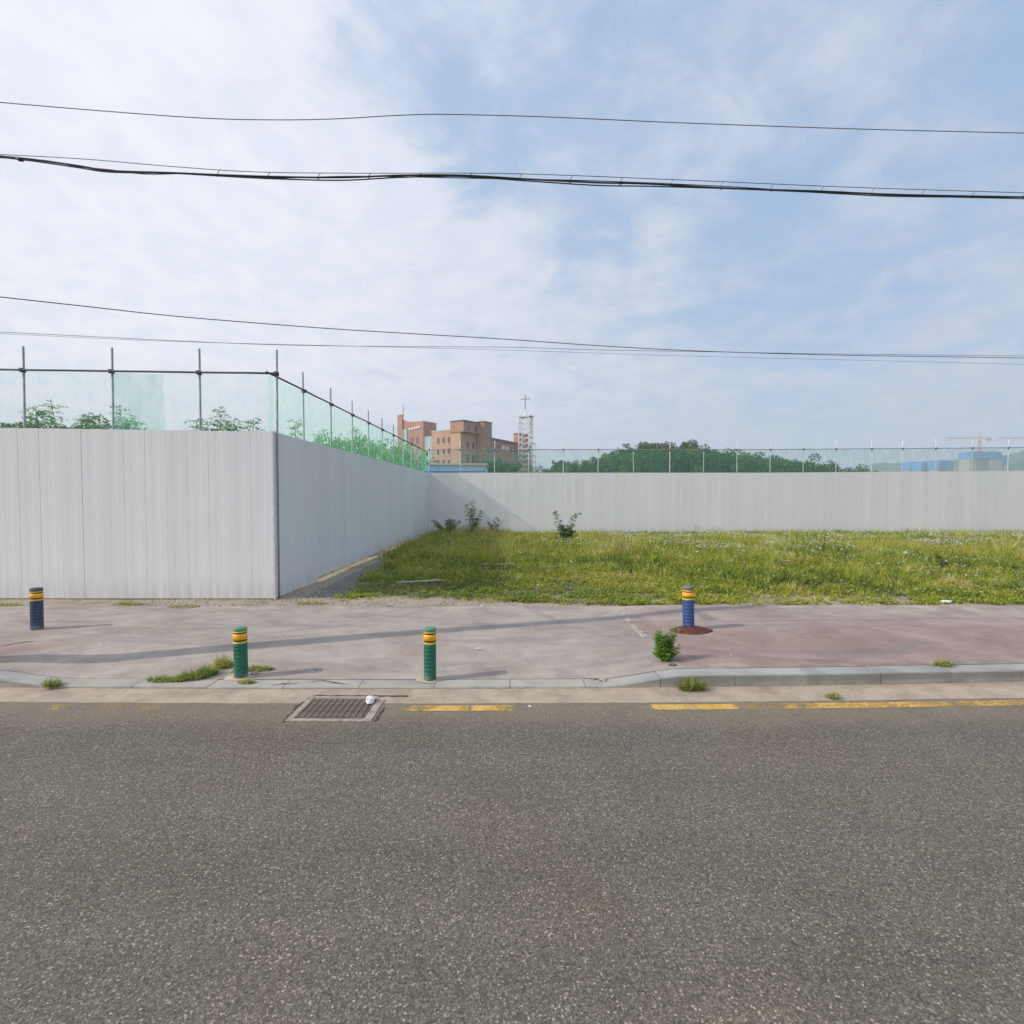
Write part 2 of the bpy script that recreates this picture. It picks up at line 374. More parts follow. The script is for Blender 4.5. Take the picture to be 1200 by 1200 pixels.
# ------------------------------------------------------------------ ground, road, gutter, kerb, pavement
def fit(pts, deg=2):
    q = [at_z(px, py, 0.0) for px, py in pts]; c = np.polyfit([p.x for p in q], [p.y for p in q], deg); dc = np.polyder(c)
    def f(x):
        xc = min(7.0, max(-7.0, x)); return float(np.polyval(c, xc) + np.polyval(dc, xc) * (x - xc))
    return f
asph_edge = fit(((0, 823), (160, 823.5), (320, 826), (500, 825.5), (650, 824), (800, 823), (1000, 821.5), (1200, 818.5)))
kerb_front = fit(((0, 806), (160, 807), (320, 808.5), (500, 808), (700, 807), (800, 805.5), (1000, 803), (1200, 799.5)))
def kerb_h(x): return 0.03 + 0.13 * max(ss(1.15, 2.35, x), 1 - ss(-7.4, -6.05, x))
def pave_z(x, y):
    back = 0.11 + 0.04 * ss(2.0, 3.2, x)
    t = ss(kerb_front(x) + .3, kerb_front(x) + 2.4, y)
    z = (kerb_h(x) + .004) * (1 - t) + back * t
    return z + 0.006 * mn.noise((x * .7, y * .9, 0))
def lot_z(x, y):
    return 0.10 + 0.04 * mn.noise((x * .5, y * .5, 3)) * ss(11.2, 13, y) + .012 * mn.noise((x * 3, y * 3, 1)) + 0.03 * ss(12, 30, y)
g = MB(); S = 1500
g.add([(-S, -S, -.06), (S, -S, -.06), (S, S, -.06), (-S, S, -.06)], [(0, 1, 2, 3)])
tag(g.obj('ground', GROUND), kind='structure', label='flat open soil ground reaching the horizon')
xs = [round(-40 + .05 * i, 3) for i in range(1601)]
v = []; f = []
for i, x in enumerate(xs):
    e = asph_edge(x) + 0.016 * mn.noise((x * 3.1, 1.3, 0)) + 0.010 * mn.noise((x * 11, 4.3, 0))
    v += [(x, -14, .008), (x, e, .008), (x, e + .004, -.01)]
for i in range(len(xs) - 1):
    a = i * 3; f += [(a, a + 3, a + 4, a + 1), (a + 1, a + 4, a + 5, a + 2)]
tag(link('road', mesh('road', v, f, ASPH)), kind='structure', label='worn grey asphalt road with exposed light aggregate')
# gutter in cast lengths
gut = tag(bpy.data.objects.new('gutter', None), kind='structure', label='pale concrete gutter band beside the road'); COL.objects.link(gut)
gx = -30.0
while gx < 30:
    l = 4.0; n = 14; v = []; f = []
    for i in range(n + 1):
        x = gx + (l - .004) * i / n; y0 = asph_edge(x) - .25; y1 = kerb_front(x) - .001
        zz = .002 + .0015 * mn.noise((x, 0, 5)); v += [(x, y0, -.02), (x, y1, zz + .006), (x, y0, -.1), (x, y1, -.1)]
        v[-4] = (x, y0, .000)
    for i in range(n):
        a = i * 4; f.append((a, a + 4, a + 5, a + 1))
    f += [(0, 1, 3, 2), (n * 4, n * 4 + 2, n * 4 + 3, n * 4 + 1)]
    link('gutter_slab', mesh('gutter_slab', v, f, GUT), gut); gx += l
# kerb stones
kerb = tag(bpy.data.objects.new('kerb', None), kind='structure', label='grey granite kerb that drops for the driveway'); COL.objects.link(kerb)
kx = -16.05; seed = 0
while kx < 17:
    l = 1.0; a0, a1 = kx + .004, kx + l - .004; n = 4; v = []; f = []
    dz = random.uniform(-.003, .003); dy = random.uniform(-.006, .006)
    for i in range(n + 1):
        x = a0 + (a1 - a0) * i / n; yf = kerb_front(x) + dy; h = kerb_h(x) + dz
        c = min(.012, h * .4)
        v += [(x, yf, -.08), (x, yf + .003, h - c), (x, yf + .003 + c, h), (x, yf + .285, h), (x, yf + .295, h - .01), (x, yf + .295, -.08)]
    for i in range(n):
        for k in range(5): q = i * 6 + k; f.append((q, q + 6, q + 7, q + 1))
    f += [tuple(range(6)), tuple(range(n * 6, n * 6 + 6))[::-1]]
    link('kerb_stone', mesh('kerb_stone', v, f, KERB), kerb); kx += l
# pavement
xs = np.concatenate([np.arange(-32, -9, .5), np.arange(-9, 13, .15), np.arange(13, 40, .5)])
v = []; f = []; ny = 30
def back_edge(x): return 11.22 - .004 * x + .05 * mn.noise((x * .9, 2, 0)) + .02 * mn.noise((x * 5, 2, 0))
for x in xs:
    y0 = kerb_front(x) + .276 + .006 * mn.noise((x * 4, 7, 0)); y1 = back_edge(x)
    for j in range(ny + 1):
        y = y0 + (y1 - y0) * j / ny; v.append((x, y, pave_z(x, y) if j else kerb_h(x) + .005))
for i in range(len(xs) - 1):
    for j in range(ny):
        a = i * (ny + 1) + j; f.append((a, a + ny + 1, a + ny + 2, a + 1))
tag(link('pavement', mesh('pavement', v, f, PAVE, True)), kind='structure', label='worn mauve and red tinted pavement')
# the lot
xs = list(np.arange(-40, -8, 1.0)) + list(np.arange(-8, 16, .25)) + list(np.arange(16, 61, 1.0))
ys = [10.8 + .25 * i for i in range(30)] + [18.3 + .75 * i for i in range(58)]
def lz(x, y):
    z = lot_z(x, y)
    if y < 11.6: z = min(z, pave_z(x, y) + .012 * (y - 11.3) / .3) - (0.05 if y < 11.15 else 0.0)
    return z
tag(grid('lot_ground', xs, ys, lz, SOIL), kind='structure', label='sandy and dark soil of the vacant lot')

# pale crumbled joint between the two pavings
JOINT = plain('crumbled_mortar', (.46, .40, .34), .25, 30, .95)
def blob_sheet(name, pts, wd, mat, zoff=.005, label=None, seg=.05, jag=.5):
    m_ = MB(); P_ = [Vector((p[0], p[1], 0)) for p in pts]; out = []
    for a, b_ in zip(P_, P_[1:]):
        n = max(2, int((b_ - a).length / seg))
        out += [a + (b_ - a) * i / n for i in range(n)]
    out.append(P_[-1]); v = []; n = len(out)
    for i, p in enumerate(out):
        t = (out[min(i + 1, n - 1)] - out[max(i - 1, 0)]).normalized(); nn = Vector((-t.y, t.x, 0))
        w_ = wd * (1 + jag * random.uniform(-1, 1)) * min(1, .15 + min(i, n - 1 - i) / 3)
        off = nn * jag * wd * random.uniform(-.5, .5)
        for s_ in (-.5, .5):
            q = p + off + nn * w_ * s_; v.append((q.x, q.y, pave_z(q.x, q.y) + zoff))
    f_ = [(2 * i, 2 * i + 2, 2 * i + 3, 2 * i + 1) for i in range(n - 1)]
    o = link(name, mesh(name, v, f_, mat)); tag(o, kind='structure', label=label); return o
pj = [at_z(px, py, .13) for px, py in ((724, 713), (738, 728), (750, 742), (757, 748))]
blob_sheet('pavement_crack', pj, .07, JOINT, seg=.04, jag=1.0, label='pale crumbled joint in the pavement left of the blue bollard')
CRK = plain('dark_crack', (.07, .06, .055), .3, 30, .95)
pj = [at_z(px, py, .10) for px, py in ((0, 760), (14, 757), (30, 754), (46, 753))]
blob_sheet('pavement_crack', pj, .035, CRK, label='dark broken edge of the red paving at the far left')
for pp in (((205, 800), (218, 798), (236, 797)), ((316, 803), (332, 801), (352, 800)), ((362, 799), (376, 797), (392, 800), (408, 802)), ((690, 797), (702, 795), (716, 797))):
    pj = [at_z(px, py - 1, .05) for px, py in pp]
    blob_sheet('pavement_crack', pj, .02, CRK, label='short dark crack in the pavement along the dropped kerb')

# yellow edge line
m, b = new_mat('worn_yellow_paint'); out = nt.nodes['Material Output']; P = pos()
n1 = NO_(P, 3.0, 8, .7); n2 = NO_(P, 40, 4, .7)
at = N('ShaderNodeAttribute'); at.attribute_name = 'wear'
L(MX_(SS_(n1, .35, .65), (.62, .38, .075), (.68, .44, .14)), b.inputs['Base Color'])
f_ = M_('SUBTRACT', M_('ADD', M_('MULTIPLY', n1, .9), M_('MULTIPLY', n2, .7)), at.outputs['Fac'])
tp = N('ShaderNodeBsdfTransparent'); mx = N('ShaderNodeMixShader'); L(M_('MULTIPLY', SS_(f_, -.12, .26), .92), mx.inputs[0])
L(tp.outputs[0], mx.inputs[1]); L(b.outputs[0], mx.inputs[2]); L(mx.outputs[0], out.inputs[0]); YEL = m
wear_pts = [(60, .93), (75, .80), (90, .93), (115, .95), (140, .84), (150, .93), (170, .84), (190, .83), (200, .96), (250, 1.3), (440, 1.3), (470, .98), (480, .78), (500, .64), (520, .60), (548, .62), (552, .80), (556, .60), (590, .62), (600, .72), (606, .99), (620, 1.3), (755, 1.3),
            (762, .85), (766, .62), (812, .72), (820, .52), (855, .56), (862, .86), (875, .84), (905, .78), (925, .62), (935, .76), (945, .70), (960, .60), (1000, .62), (1040, .66), (1080, .70), (1110, .78), (1135, .70), (1200, .74), (1300, .75)]
v = []; f = []; wv = []
xa = [p[0] for p in wear_pts]; ya = [p[1] for p in wear_pts]
x = -5.6
while x < 14:
    y1 = asph_edge(x) - .075; px = to_px((x, y1, 0))[0]
    v += [(x, y1 - .155, .012), (x, y1, .012)]; wv += [float(np.interp(px, xa, ya))] * 2; x += .04
f = [(2 * i, 2 * i + 2, 2 * i + 3, 2 * i + 1) for i in range(len(v) // 2 - 1)]
me = mesh('road_marking', v, f, YEL); a = me.attributes.new('wear', 'FLOAT', 'POINT'); a.data.foreach_set('value', wv)
tag(link('road_marking', me), kind='structure', label='worn yellow edge line painted along the road')

def road_crack(pts, wd, label):
    P_ = [at_z(px, py, 0) for px, py in pts]; out = []
    for a, b_ in zip(P_, P_[1:]):
        n = max(2, int((b_ - a).length / .03)); out += [a + (b_ - a) * i / n for i in range(n)]
    v = []
    for i, p in enumerate(out):
        w_ = wd * random.uniform(.1, 1.0) * (1 if random.random() > .2 else .05); oy = .02 * mn.noise((p.x * 6, p.y * 3, 0)) + random.uniform(-.004, .004); v += [(p.x, p.y + oy - w_, .0105), (p.x, p.y + oy + w_, .0105)]
    tag(link('road_crack', mesh('road_crack', v, [(2 * i, 2 * i + 2, 2 * i + 3, 2 * i + 1) for i in range(len(out) - 1)], RCR)), kind='structure', label=label)
RCR = plain('crack_shade', (.075, .07, .062), .3, 30, .95)
road_crack([(225, 871), (262, 868), (300, 866), (350, 870), (400, 872), (430, 864), (446, 856)], .005, 'fine crack in the road below the drain grate')
road_crack([(866, 1098), (885, 1104), (912, 1102), (940, 1110)], .003, 'short fine crack in the near road')
# ------------------------------------------------------------------ drain grate
IRON = plain('rusty_iron', (.155, .128, .10), .3, 12, .75, .3, .3)
CONC = plain('drain_concrete', (.34, .285, .235), .25, 14, .95)
BLACK = plain('drain_dark', (.02, .019, .018), .1, 5, .9)
gc = at_z(388, 830, 0); gl = at_z(350, 843, 0); gr = at_z(424, 845, 0); bl = at_z(376, 815.5, 0)
gw, gd = 0.80, 0.56
grate = thing('drain_grate', 'rusty iron drain grate set in a cracked concrete frame in the gutter', 'drain grate', (gl.x - .055, gl.y, 0), R(-.5))
shear = 0.0
m_ = MB(); m_.box(-.07, gw + .10, -.07, -.005, -.05, .016); m_.obj('frame_side', CONC, grate)
m_ = MB(); m_.box(-.07, -.005, -.002, gd + .1, -.05, .015); m_.obj('frame_side', CONC, grate)
m_ = MB(); m_.box(gw + .005, gw + .10, -.002, gd - .02, -.05, .016); m_.obj('frame_side', CONC, grate)
m_ = MB(); m_.box(-.002, gw + .002, gd + .003, gd + .09, -.05, .013); m_.obj('frame_side', CONC, grate)
m_ = MB(); m_.box(0, gw, 0, gd, .009, .0105); m_.obj('pit_shade', BLACK, grate)  # flat black sheet under the bars, the drain's inner shade put into its colour
m_ = MB(); m_.box(.002, gw - .002, .002, .03, .011, .020); m_.box(.002, gw - .002, gd - .03, gd - .002, .011, .020)
m_.box(.002, .025, .031, gd - .031, .011, .020); m_.box(gw - .025, gw - .002, .031, gd - .031, .011, .020); m_.obj('rim', IRON, grate)
nb = 10; bm = MB(); bm.box(-.031, .031, .032, gd - .032, .011, .021); bme = mesh('bar', bm.v, bm.f, IRON)
for i in range(nb): link('bar', bme, grate, (.032 + (gw - .064) * (i + .5) / nb, 0, random.uniform(-.001, .0005)))
# broken dark seam round the frame
for pts, nm in (((( gl.x - .13, gl.y - .09), (gl.x - .135, gl.y + .18), (gl.x - .16, gl.y + .35), (gl.x - .11, gl.y + .52), (gl.x - .12, gl.y + .64)), 'l'),
                (((gl.x - .10, gl.y + .67), (gl.x + .4, gl.y + .665), (gl.x + 1.1, gl.y + .66)), 'b'), (((gl.x + .89, gl.y - .08), (gl.x + .905, gl.y + .3)), 'r')):
    v = []; nn = 24; P_ = [Vector(p + (0,)) for p in pts]; out = []
    for a, b_ in zip(P_, P_[1:]): out += [a + (b_ - a) * i / 8 for i in range(8)]
    out.append(P_[-1])
    for i, p in enumerate(out):
        t = (out[min(i + 1, len(out) - 1)] - out[max(i - 1, 0)]).normalized(); q = Vector((-t.y, t.x, 0)) * random.uniform(.008, .024)
        c_ = p + Vector((random.uniform(-.012, .012), random.uniform(-.006, .006), 0))
        v += [(c_.x - q.x, c_.y - q.y, .0125), (c_.x + q.x, c_.y + q.y, .0125)]
    tag(link('gutter_crack', mesh('gutter_crack', v, [(2 * i, 2 * i + 2, 2 * i + 3, 2 * i + 1) for i in range(len(out) - 1)], CRK)), kind='structure', label='broken dark seam around the drain frame')

# ------------------------------------------------------------------ bollards
def bollard(px, py, col_, capcol, label, H=.735, r=.083, mound=False, lean=(0, 0), zb=None):
    p = at_z(px, py, .10 if zb is None else zb); p.z = pave_z(p.x, p.y)
    t = thing('bollard', label, 'bollard', p, 0, 'bollards on the pavement'); t.rotation_euler = (lean[0], lean[1], random.uniform(0, 6))
    prof = [(r * .98, -.05), (r * .98, 0)]
    nr = 9; z0, z1 = .02, H * .70
    for i in range(nr):
        a = z0 + (z1 - z0) * i / nr; d_ = (z1 - z0) / nr
        prof += [(r * 1.0, a), (r * 1.02, a + d_ * .45), (r * 1.0, a + d_ * .88), (r * .965, a + d_ * .94)]
    prof += [(r * .97, z1)]
    m_ = MB(); m_.lathe(prof, 28); m_.obj('post', col_, t, True)
    yb = [(z1, .028, YB), (z1 + .028, .022, BANDK), (z1 + .05, .085, YO), (z1 + .135, .016, BANDK), (z1 + .151, .02, YB)]
    for z, h, mm in yb:
        m_ = MB(); rr = r * (1.03 if mm is not BANDK else .99)
        m_.lathe([(r * .95, z), (rr, z + .002), (rr, z + h - .002), (r * .95, z + h)], 28); m_.obj('band' if mm is not BANDK else 'groove', mm, t, True)
    zt = z1 + .171
    m_ = MB(); m_.lathe([(r * .95, zt), (r * 1.0, zt + .003), (r * 1.0, H - .012), (r * .93, H - .002), (r * .6, H + .004), (.0001, H + .006)], 28); m_.obj('cap', capcol, t, True)
    return t, p
def weathered(name, c, edge):
    m, b = new_mat(name); n = NO_(objc(), 7, 7, .65); n2 = NO_(objc(), 50, 3, .6)
    col = MX_(SS_(n, .3, .7), tuple(x * .8 for x in c), tuple(x * 1.15 for x in c))
    col = MX_(M_('MULTIPLY', SS_(n2, .58, .72), .35), col, edge)
    X = xyz(objc()); col = MX_(M_('MULTIPLY', SS_(X[2], 0, .16, 1, 0), SS_(n, .4, .6, .1, .5)), col, (.30, .27, .23))
    L(col, b.inputs['Base Color']); b.inputs['Roughness'].default_value = .55; b.inputs['Specular IOR Level'].default_value = .35
    return m
GREEN = weathered('green_rubber', (.014, .135, .080), (.16, .36, .26)); NAVY = weathered('navy_rubber', (.032, .058, .125), (.17, .21, .28)); BLUE = weathered('blue_rubber', (.035, .085, .25), (.20, .27, .40))
CAPG = plain('faded_green_cap', (.10, .26, .18), .15, 10); CAPB = plain('faded_grey_cap', (.17, .16, .16), .15, 10); CAPN = plain('faded_navy_cap', (.10, .11, .14), .15, 10)
YO = plain('orange_reflective_band', (.85, .40, .015), .12, 9, .4, 0, .5); YB = plain('yellow_edging', (.66, .50, .06), .2, 20, .6); BANDK = plain('black_groove', (.035, .03, .03), .1, 10)
b1, p1 = bollard(43.5, 738, NAVY, CAPN, 'navy blue bollard at the far left in front of the white fence', .76, .094, lean=(0, R(.5)))
b2, p2 = bollard(282.5, 788, GREEN, CAPG, 'scuffed green bollard with weeds growing round its foot', .70, .088, lean=(0, R(-1.2)))
b3, p3 = bollard(504, 791, GREEN, CAPG, 'clean green bollard alone on the driveway right of the drain', .715, .083)
b4, p4 = bollard(807, 738, BLUE, CAPB, 'bright blue bollard standing on a red brown mound', .78, .099, lean=(0, R(-1.5)), zb=.15)
# aprons round feet
APR = plain('sandy_mortar', (.45, .38, .29), .2, 12, .95); MAR = plain('maroon_mound', (.115, .040, .033), .35, 16, .95)
def mound(p, rx, ry, h, mat, name, label, dx=0, dy=0, sharp=1):
    v = [(p.x + dx, p.y + dy, p.z + h)]; f = []; n = 28; rings = 5
    for j in range(1, rings + 1):
        t = j / rings
        for k in range(n):
            a = 2 * math.pi * k / n; w_ = 1 + .10 * mn.noise((math.cos(a) * 2 + p.x, math.sin(a) * 2, 0)) + .05 * random.uniform(-1, 1) * t
            x = p.x + dx + rx * t * w_ * math.cos(a); y = p.y + dy + ry * t * w_ * math.sin(a)
            v.append((x, y, pave_z(x, y) + h * (1 - t ** 1.6) - (.004 if j == rings else 0) + .004))
    f += [(0, 1 + k, 1 + (k + 1) % n) for k in range(n)]
    for j in range(rings - 1):
        for k in range(n):
            a = 1 + j * n; f.append((a + k, a + n + k, a + n + (k + 1) % n, a + (k + 1) % n))
    return link(name, mesh(name, v, f, mat, True))
tag(mound(p4, .38, .26, .085, MAR, 'foot_mound', '', .02, -.06), 'dark red brown mortar mound round the foot of the bright blue bollard', 'mound')
tag(mound(p3, .17, .12, .012, APR, 'foot_mound', '', -.02, 0), 'thin sandy mortar ring round the foot of the clean green bollard', 'mound')
tag(mound(p2, .20, .13, .02, APR, 'foot_mound', '', -.03, -.01), 'sandy broken mortar round the foot of the weedy green bollard', 'mound')

# ------------------------------------------------------------------ fences
def fence(A, B, label, npan, H, dzl, poles, rail_dz, pole_dz, netm, gapf, netextra=(), pmat=STEEL, side=1, wob=.16):
    A = Vector(A); B = Vector(B); Lf = (B - A).length; ang = math.atan2(B.y - A.y, B.x - A.x)
    root = thing('site_fence', label, 'fence', A, ang)
    wdt = Lf / npan; wp = wdt - .0006
    # plan profile: lip, broad shallow flats
    prof = [(0, .0035), (.004, .0), (wp * .28, .0), (wp * .36, .0022), (wp * .60, .0022), (wp * .68, .0), (wp - .004, .0), (wp, .0035)]
    v = [(x, -y if False else (y), z) for z in (0, 1) for x, y in prof] + [(x, .035, z) for z in (0, 1) for x in (0, wp)]
    n = len(prof); f = [(i, i + 1, n + i + 1, n + i) for i in range(n - 1)]
    f += [(n - 1, 2 * n + 1, 2 * n + 3, 2 * n - 1), (2 * n + 1, 2 * n, 2 * n + 2, 2 * n + 3), (2 * n, 0, n, 2 * n + 2)]
    f += [tuple(range(n, 2 * n)) + (2 * n + 3, 2 * n + 2), tuple(range(n))[::-1] + (2 * n, 2 * n + 1)]
    me = mesh('panel', v, f, PANEL)
    for i in range(npan):
        x = i * wdt; gp = gapf(x); top = H + dzl(x)
        o = link('panel', me, root, (x + .002, random.uniform(-.0015, .0015), gp), (0, 0, R(random.uniform(-wob, wob)))); o.scale.z = top - gp
    m_ = MB(); npt = max(2, int(Lf / 1.5))
    m_.tube([(Lf * i / npt, .052 + .03, H + dzl(Lf * i / npt) - .25) for i in range(npt + 1)], .025, 6); m_.obj('back_rail', STEEL, root, True)
    yb = .09
    def rz(x): return H + dzl(x) + rail_dz
    pm = MB(); pm.tube([(0, 0, -.2), (0, 0, 1)], .0243, 8)
    cm_ = MB(); cm_.box(-.045, .045, -.05, .05, -.05, .05)
    for x, extra in poles:
        h = H + dzl(x) + pole_dz + extra; m_ = MB(); lx = random.uniform(-.05, .05) * 1.0; 
        m_.tube([(0, 0, 0), (lx * .4, 0, h * .6), (lx, 0, h)], .0255, 8)
        po = m_.obj('pole', pmat, root, True, (x, yb + .06, 0))
        m2 = MB(); m2.box(-.04, .04, -.075, .03, -.045, .045); m2.box(-.03, .03, -.095, -.076, -.02, .02); m2.box(-.012, .055, -.03, .0, -.02, .02)
        m2.obj('clamp', DARKM, po, False, (lx * .8, 0, rz(x)))
    xs_ = [p[0] for p in poles]; rl = MB(); npt = max(6, int(Lf / .7))
    rl.tube([(-.15 + (Lf + .3) * i / npt, yb, rz(Lf * i / npt) + .012 * mn.noise((i * .9, A.x, 0))) for i in range(npt + 1)], .0245, 8); rl.obj('rail', DARKM if pmat is STEEL else STEEL, root, True)
    # netting hung from the rail
    def netting(x0, x1, mm, yo, drop=0.0, bottom=-.35):
        nx = max(4, int((x1 - x0) / .18)); nz = 9; v = []; 
        for i in range(nx + 1):
            x = x0 + (x1 - x0) * i / nx; nearest = min(abs(x - q) for q in xs_) if xs_ else 1
            sag = .03 + .05 * min(1, nearest) 
            for j in range(nz + 1):
                t = j / nz; zt = rz(x) - sag * .6 - drop; zb = H + dzl(x) + bottom
                v.append((x + .03 * mn.noise((x * 2, t * 3, yo)), yb + yo + .025 * mn.noise((x * 4, t * 2, 1)), zt + (zb - zt) * t))
        f = [(i * (nz + 1) + j, (i + 1) * (nz + 1) + j, (i + 1) * (nz + 1) + j + 1, i * (nz + 1) + j + 1) for i in range(nx) for j in range(nz)]
        link('netting', mesh('netting', v, f, mm, True), root)
    if netm: netting(0, Lf, netm, .035)
    for (x0, x1, mm, yo) in netextra: netting(x0, x1, mm, yo)
    return root
CX, CY = -5.62, 12.0                     # near corner
FY = 33.2                                # far fence
XL = -30.0
ftop = 4.045
def fpx(px): return at_y(px, 500, CY).x - XL
nf = 49
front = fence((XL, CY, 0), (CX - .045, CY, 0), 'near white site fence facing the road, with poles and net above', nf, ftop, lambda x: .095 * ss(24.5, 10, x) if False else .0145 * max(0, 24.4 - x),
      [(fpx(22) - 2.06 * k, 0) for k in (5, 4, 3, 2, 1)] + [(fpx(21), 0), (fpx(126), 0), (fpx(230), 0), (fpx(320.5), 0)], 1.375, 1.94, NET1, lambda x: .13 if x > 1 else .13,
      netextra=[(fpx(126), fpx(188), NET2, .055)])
side_l = FY - CY
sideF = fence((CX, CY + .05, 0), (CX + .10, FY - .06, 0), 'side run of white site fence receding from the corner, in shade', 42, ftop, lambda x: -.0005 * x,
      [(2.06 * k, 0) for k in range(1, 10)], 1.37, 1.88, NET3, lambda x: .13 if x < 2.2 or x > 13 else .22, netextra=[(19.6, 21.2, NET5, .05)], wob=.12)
# the panels of the side run face +x: its local y points to -x already
farx0 = CX + .12
def farpx(px): return at_y(px, 540, FY).x - farx0
fpl = [farpx(x) for x in (502, 539.5, 579, 619.5, 660.5, 701, 743.5, 785.5, 825.5, 865, 903.5, 943, 981.5, 1023, 1059, 1099, 1142, 1184, 1226, 1268)]
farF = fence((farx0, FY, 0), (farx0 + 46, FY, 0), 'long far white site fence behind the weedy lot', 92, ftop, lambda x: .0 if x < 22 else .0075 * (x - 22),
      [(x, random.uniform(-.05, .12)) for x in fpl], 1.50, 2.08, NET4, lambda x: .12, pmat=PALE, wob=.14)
m_ = MB(); m_.box(-.022, .0455, -.004, .045, .12, ftop + .01); m_.obj('corner_post', TRIM, sideF, False, (0, 0, 0), (0, 0, 0)).location = (-.048, .0, 0)
m_ = MB(); m_.box(-.03, .05, -.03, .03, .1, ftop + .01); m_.obj('corner_post', TRIM, farF, False, (-.06, -.05, 0))

# ------------------------------------------------------------------ overhead cables and the utility pole left of the frame
CABB = plain('black_cable', (.022, .022, .026), .1, 5, .5); CABG = plain('grey_cable', (.10, .12, .15), .1, 5, .6); CONP = plain('pole_concrete', (.36, .35, .33), .12, 4, .9)
UP = Vector((-9.35, 6.84, 0))
up = thing('utility_pole', 'round concrete utility pole at the kerb left of the view', 'utility pole', UP)
m_ = MB(); m_.tube([(0, 0, 0), (0, 0, 5), (0, 0, 11.2)], [.20, .175, .13], 16); m_.obj('post', CONP, up, True)
m_ = MB(); m_.box(-.04, .04, -.9, .9, 9.6, 9.68); m_.obj('crossarm', STEEL, up)
ins = MB(); ins.lathe([(.0001, 0), (.05, 0), (.03, .04), (.055, .06), (.03, .1), (.045, .13), (.0001, .16)], 10); im = mesh('insulator', ins.v, ins.f, PALE, True)
for y in (-.8, 0, .8): link('insulator', im, up, (0, y, 9.68))
def cable(name, label, pts, r, mat, y0, y1, n=6, attach=None, group='overhead cables'):
    def yy(px): return y0 + (y1 - y0) * px / 1200
    P_ = [at_y(px, py, yy(px)) for px, py in pts]
    # smooth through the points (Catmull-Rom)
    Q = [P_[0] * 2 - P_[1]] + P_ + [P_[-1] * 2 - P_[-2]]; out = []
    for i in range(1, len(Q) - 2):
        for k in range(8):
            t = k / 8; a, b_, c, d_ = Q[i - 1], Q[i], Q[i + 1], Q[i + 2]
            out.append(.5 * ((2 * b_) + (c - a) * t + (2 * a - 5 * b_ + 4 * c - d_) * t * t + (3 * b_ - a - 3 * c + d_) * t ** 3))
    out.append(Q[-2])
    if attach is not None: out = [Vector(attach)] + out
    last = out[-1]; dl = (last - out[-9]).normalized(); out += [last + dl * 4 + Vector((0, 0, .03)), last + dl * 14 + Vector((0, 0, .6))]
    m_ = MB(); m_.tube(out, r, n); o = m_.obj(name, mat, None, True); tag(o, label, 'cable', group); return o, out
cable('overhead_cable', 'thin grey topmost cable crossing the sky', [(0, 120), (120, 130), (240, 138.5), (330, 140.5), (400, 139), (460, 135.5), (520, 134), (640, 137), (800, 144), (1000, 151), (1200, 156)], .0058, CABG, 7.0, 7.6, attach=(-9.35, 6.9, 8.0))
hb = thing('cable_bundle', 'thick black cable bundle hung from a messenger wire across the sky', 'cable', (0, 0, 0), 0, 'overhead cables')
def sub(name, pts, r, mat, y0, y1, attach):
    o, out = cable(name, None, pts, r, mat, y0, y1, attach=attach, group=None)
    for k in ('label', 'category', 'group'):
        if k in o: del o[k]
    o.parent = hb; return out
base = [(0, 183), (40, 187), (90, 194), (130, 200), (200, 202.5), (260, 205), (320, 207), (400, 208), (470, 205.5), (540, 205.5), (620, 210), (700, 214), (760, 215.5), (860, 221), (960, 224), (1050, 228), (1200, 231)]
main = sub('main_cable', base, .0115, CABB, 6.95, 7.5, (-9.35, 6.9, 7.25))
sub('second_cable', [(px, py + (2.3 if 240 < px < 800 else 1.2) + 1.0 * math.sin(px * .02)) for px, py in base], .0085, CABB, 6.95, 7.5, (-9.35, 6.95, 7.2))
sub('looped_cable', [(0, 185), (30, 186), (60, 189), (90, 195), (130, 199), (170, 204), (220, 203.5), (260, 206), (330, 208.5), (420, 206.5), (560, 209), (700, 212), (860, 219), (1000, 228), (1200, 233)], .006, CABB, 6.95, 7.5, (-9.35, 6.85, 7.22))
mess = sub('messenger_wire', [(0, 181), (100, 186.5), (200, 195), (300, 201.5), (420, 203), (600, 203.5), (800, 211), (1000, 219.5), (1200, 226)], .0045, CABB, 6.95, 7.5, (-9.35, 6.9, 7.3))
for px in range(255, 1200, 59):
    yb = float(np.interp(px, [p[0] for p in base], [p[1] for p in base])); ym = float(np.interp(px, (0, 100, 200, 300, 420, 600, 800, 1000, 1200), (181, 186.5, 195, 201.5, 203, 203.5, 211, 219.5, 226)))
    Yv = 6.95 + .55 * px / 1200; m_ = MB(); m_.tube([at_y(px + 3, ym, Yv), at_y(px, (ym + yb) / 2 + 1, Yv - .02), at_y(px - 1, yb + 2.5, Yv), at_y(px + 2, yb + 1, Yv + .02)], .004, 4); m_.obj('hanger', CABB, hb)
m_ = MB(); q = at_y(23, 187, 6.96); m_.tube([q + Vector((-.05, 0, .02)), q, q + Vector((.05, 0, -.015))], [.012, .025, .012], 8); m_.obj('splice', CABB, hb, True)
cable('overhead_cable', 'thin black cable sloping down rightwards above the fence poles', [(0, 348), (100, 359), (200, 370), (300, 378.5), (400, 386), (500, 392), (600, 398), (700, 405), (800, 410.5), (900, 414), (1000, 416.5), (1100, 418), (1200, 419.5)], .0085, CABB, 9.0, 15.0, attach=(-13, 8.6, 6.6))
o, _ = cable('overhead_cable', 'faint grey cable just above the fence pole tops', [(0, 389), (100, 394), (200, 399), (320, 404), (450, 406), (600, 407), (700, 410), (820, 412), (960, 414.5), (1200, 417)], .0065, CABG, 13.0, 17.0, attach=(-22, 12.5, 7.5))
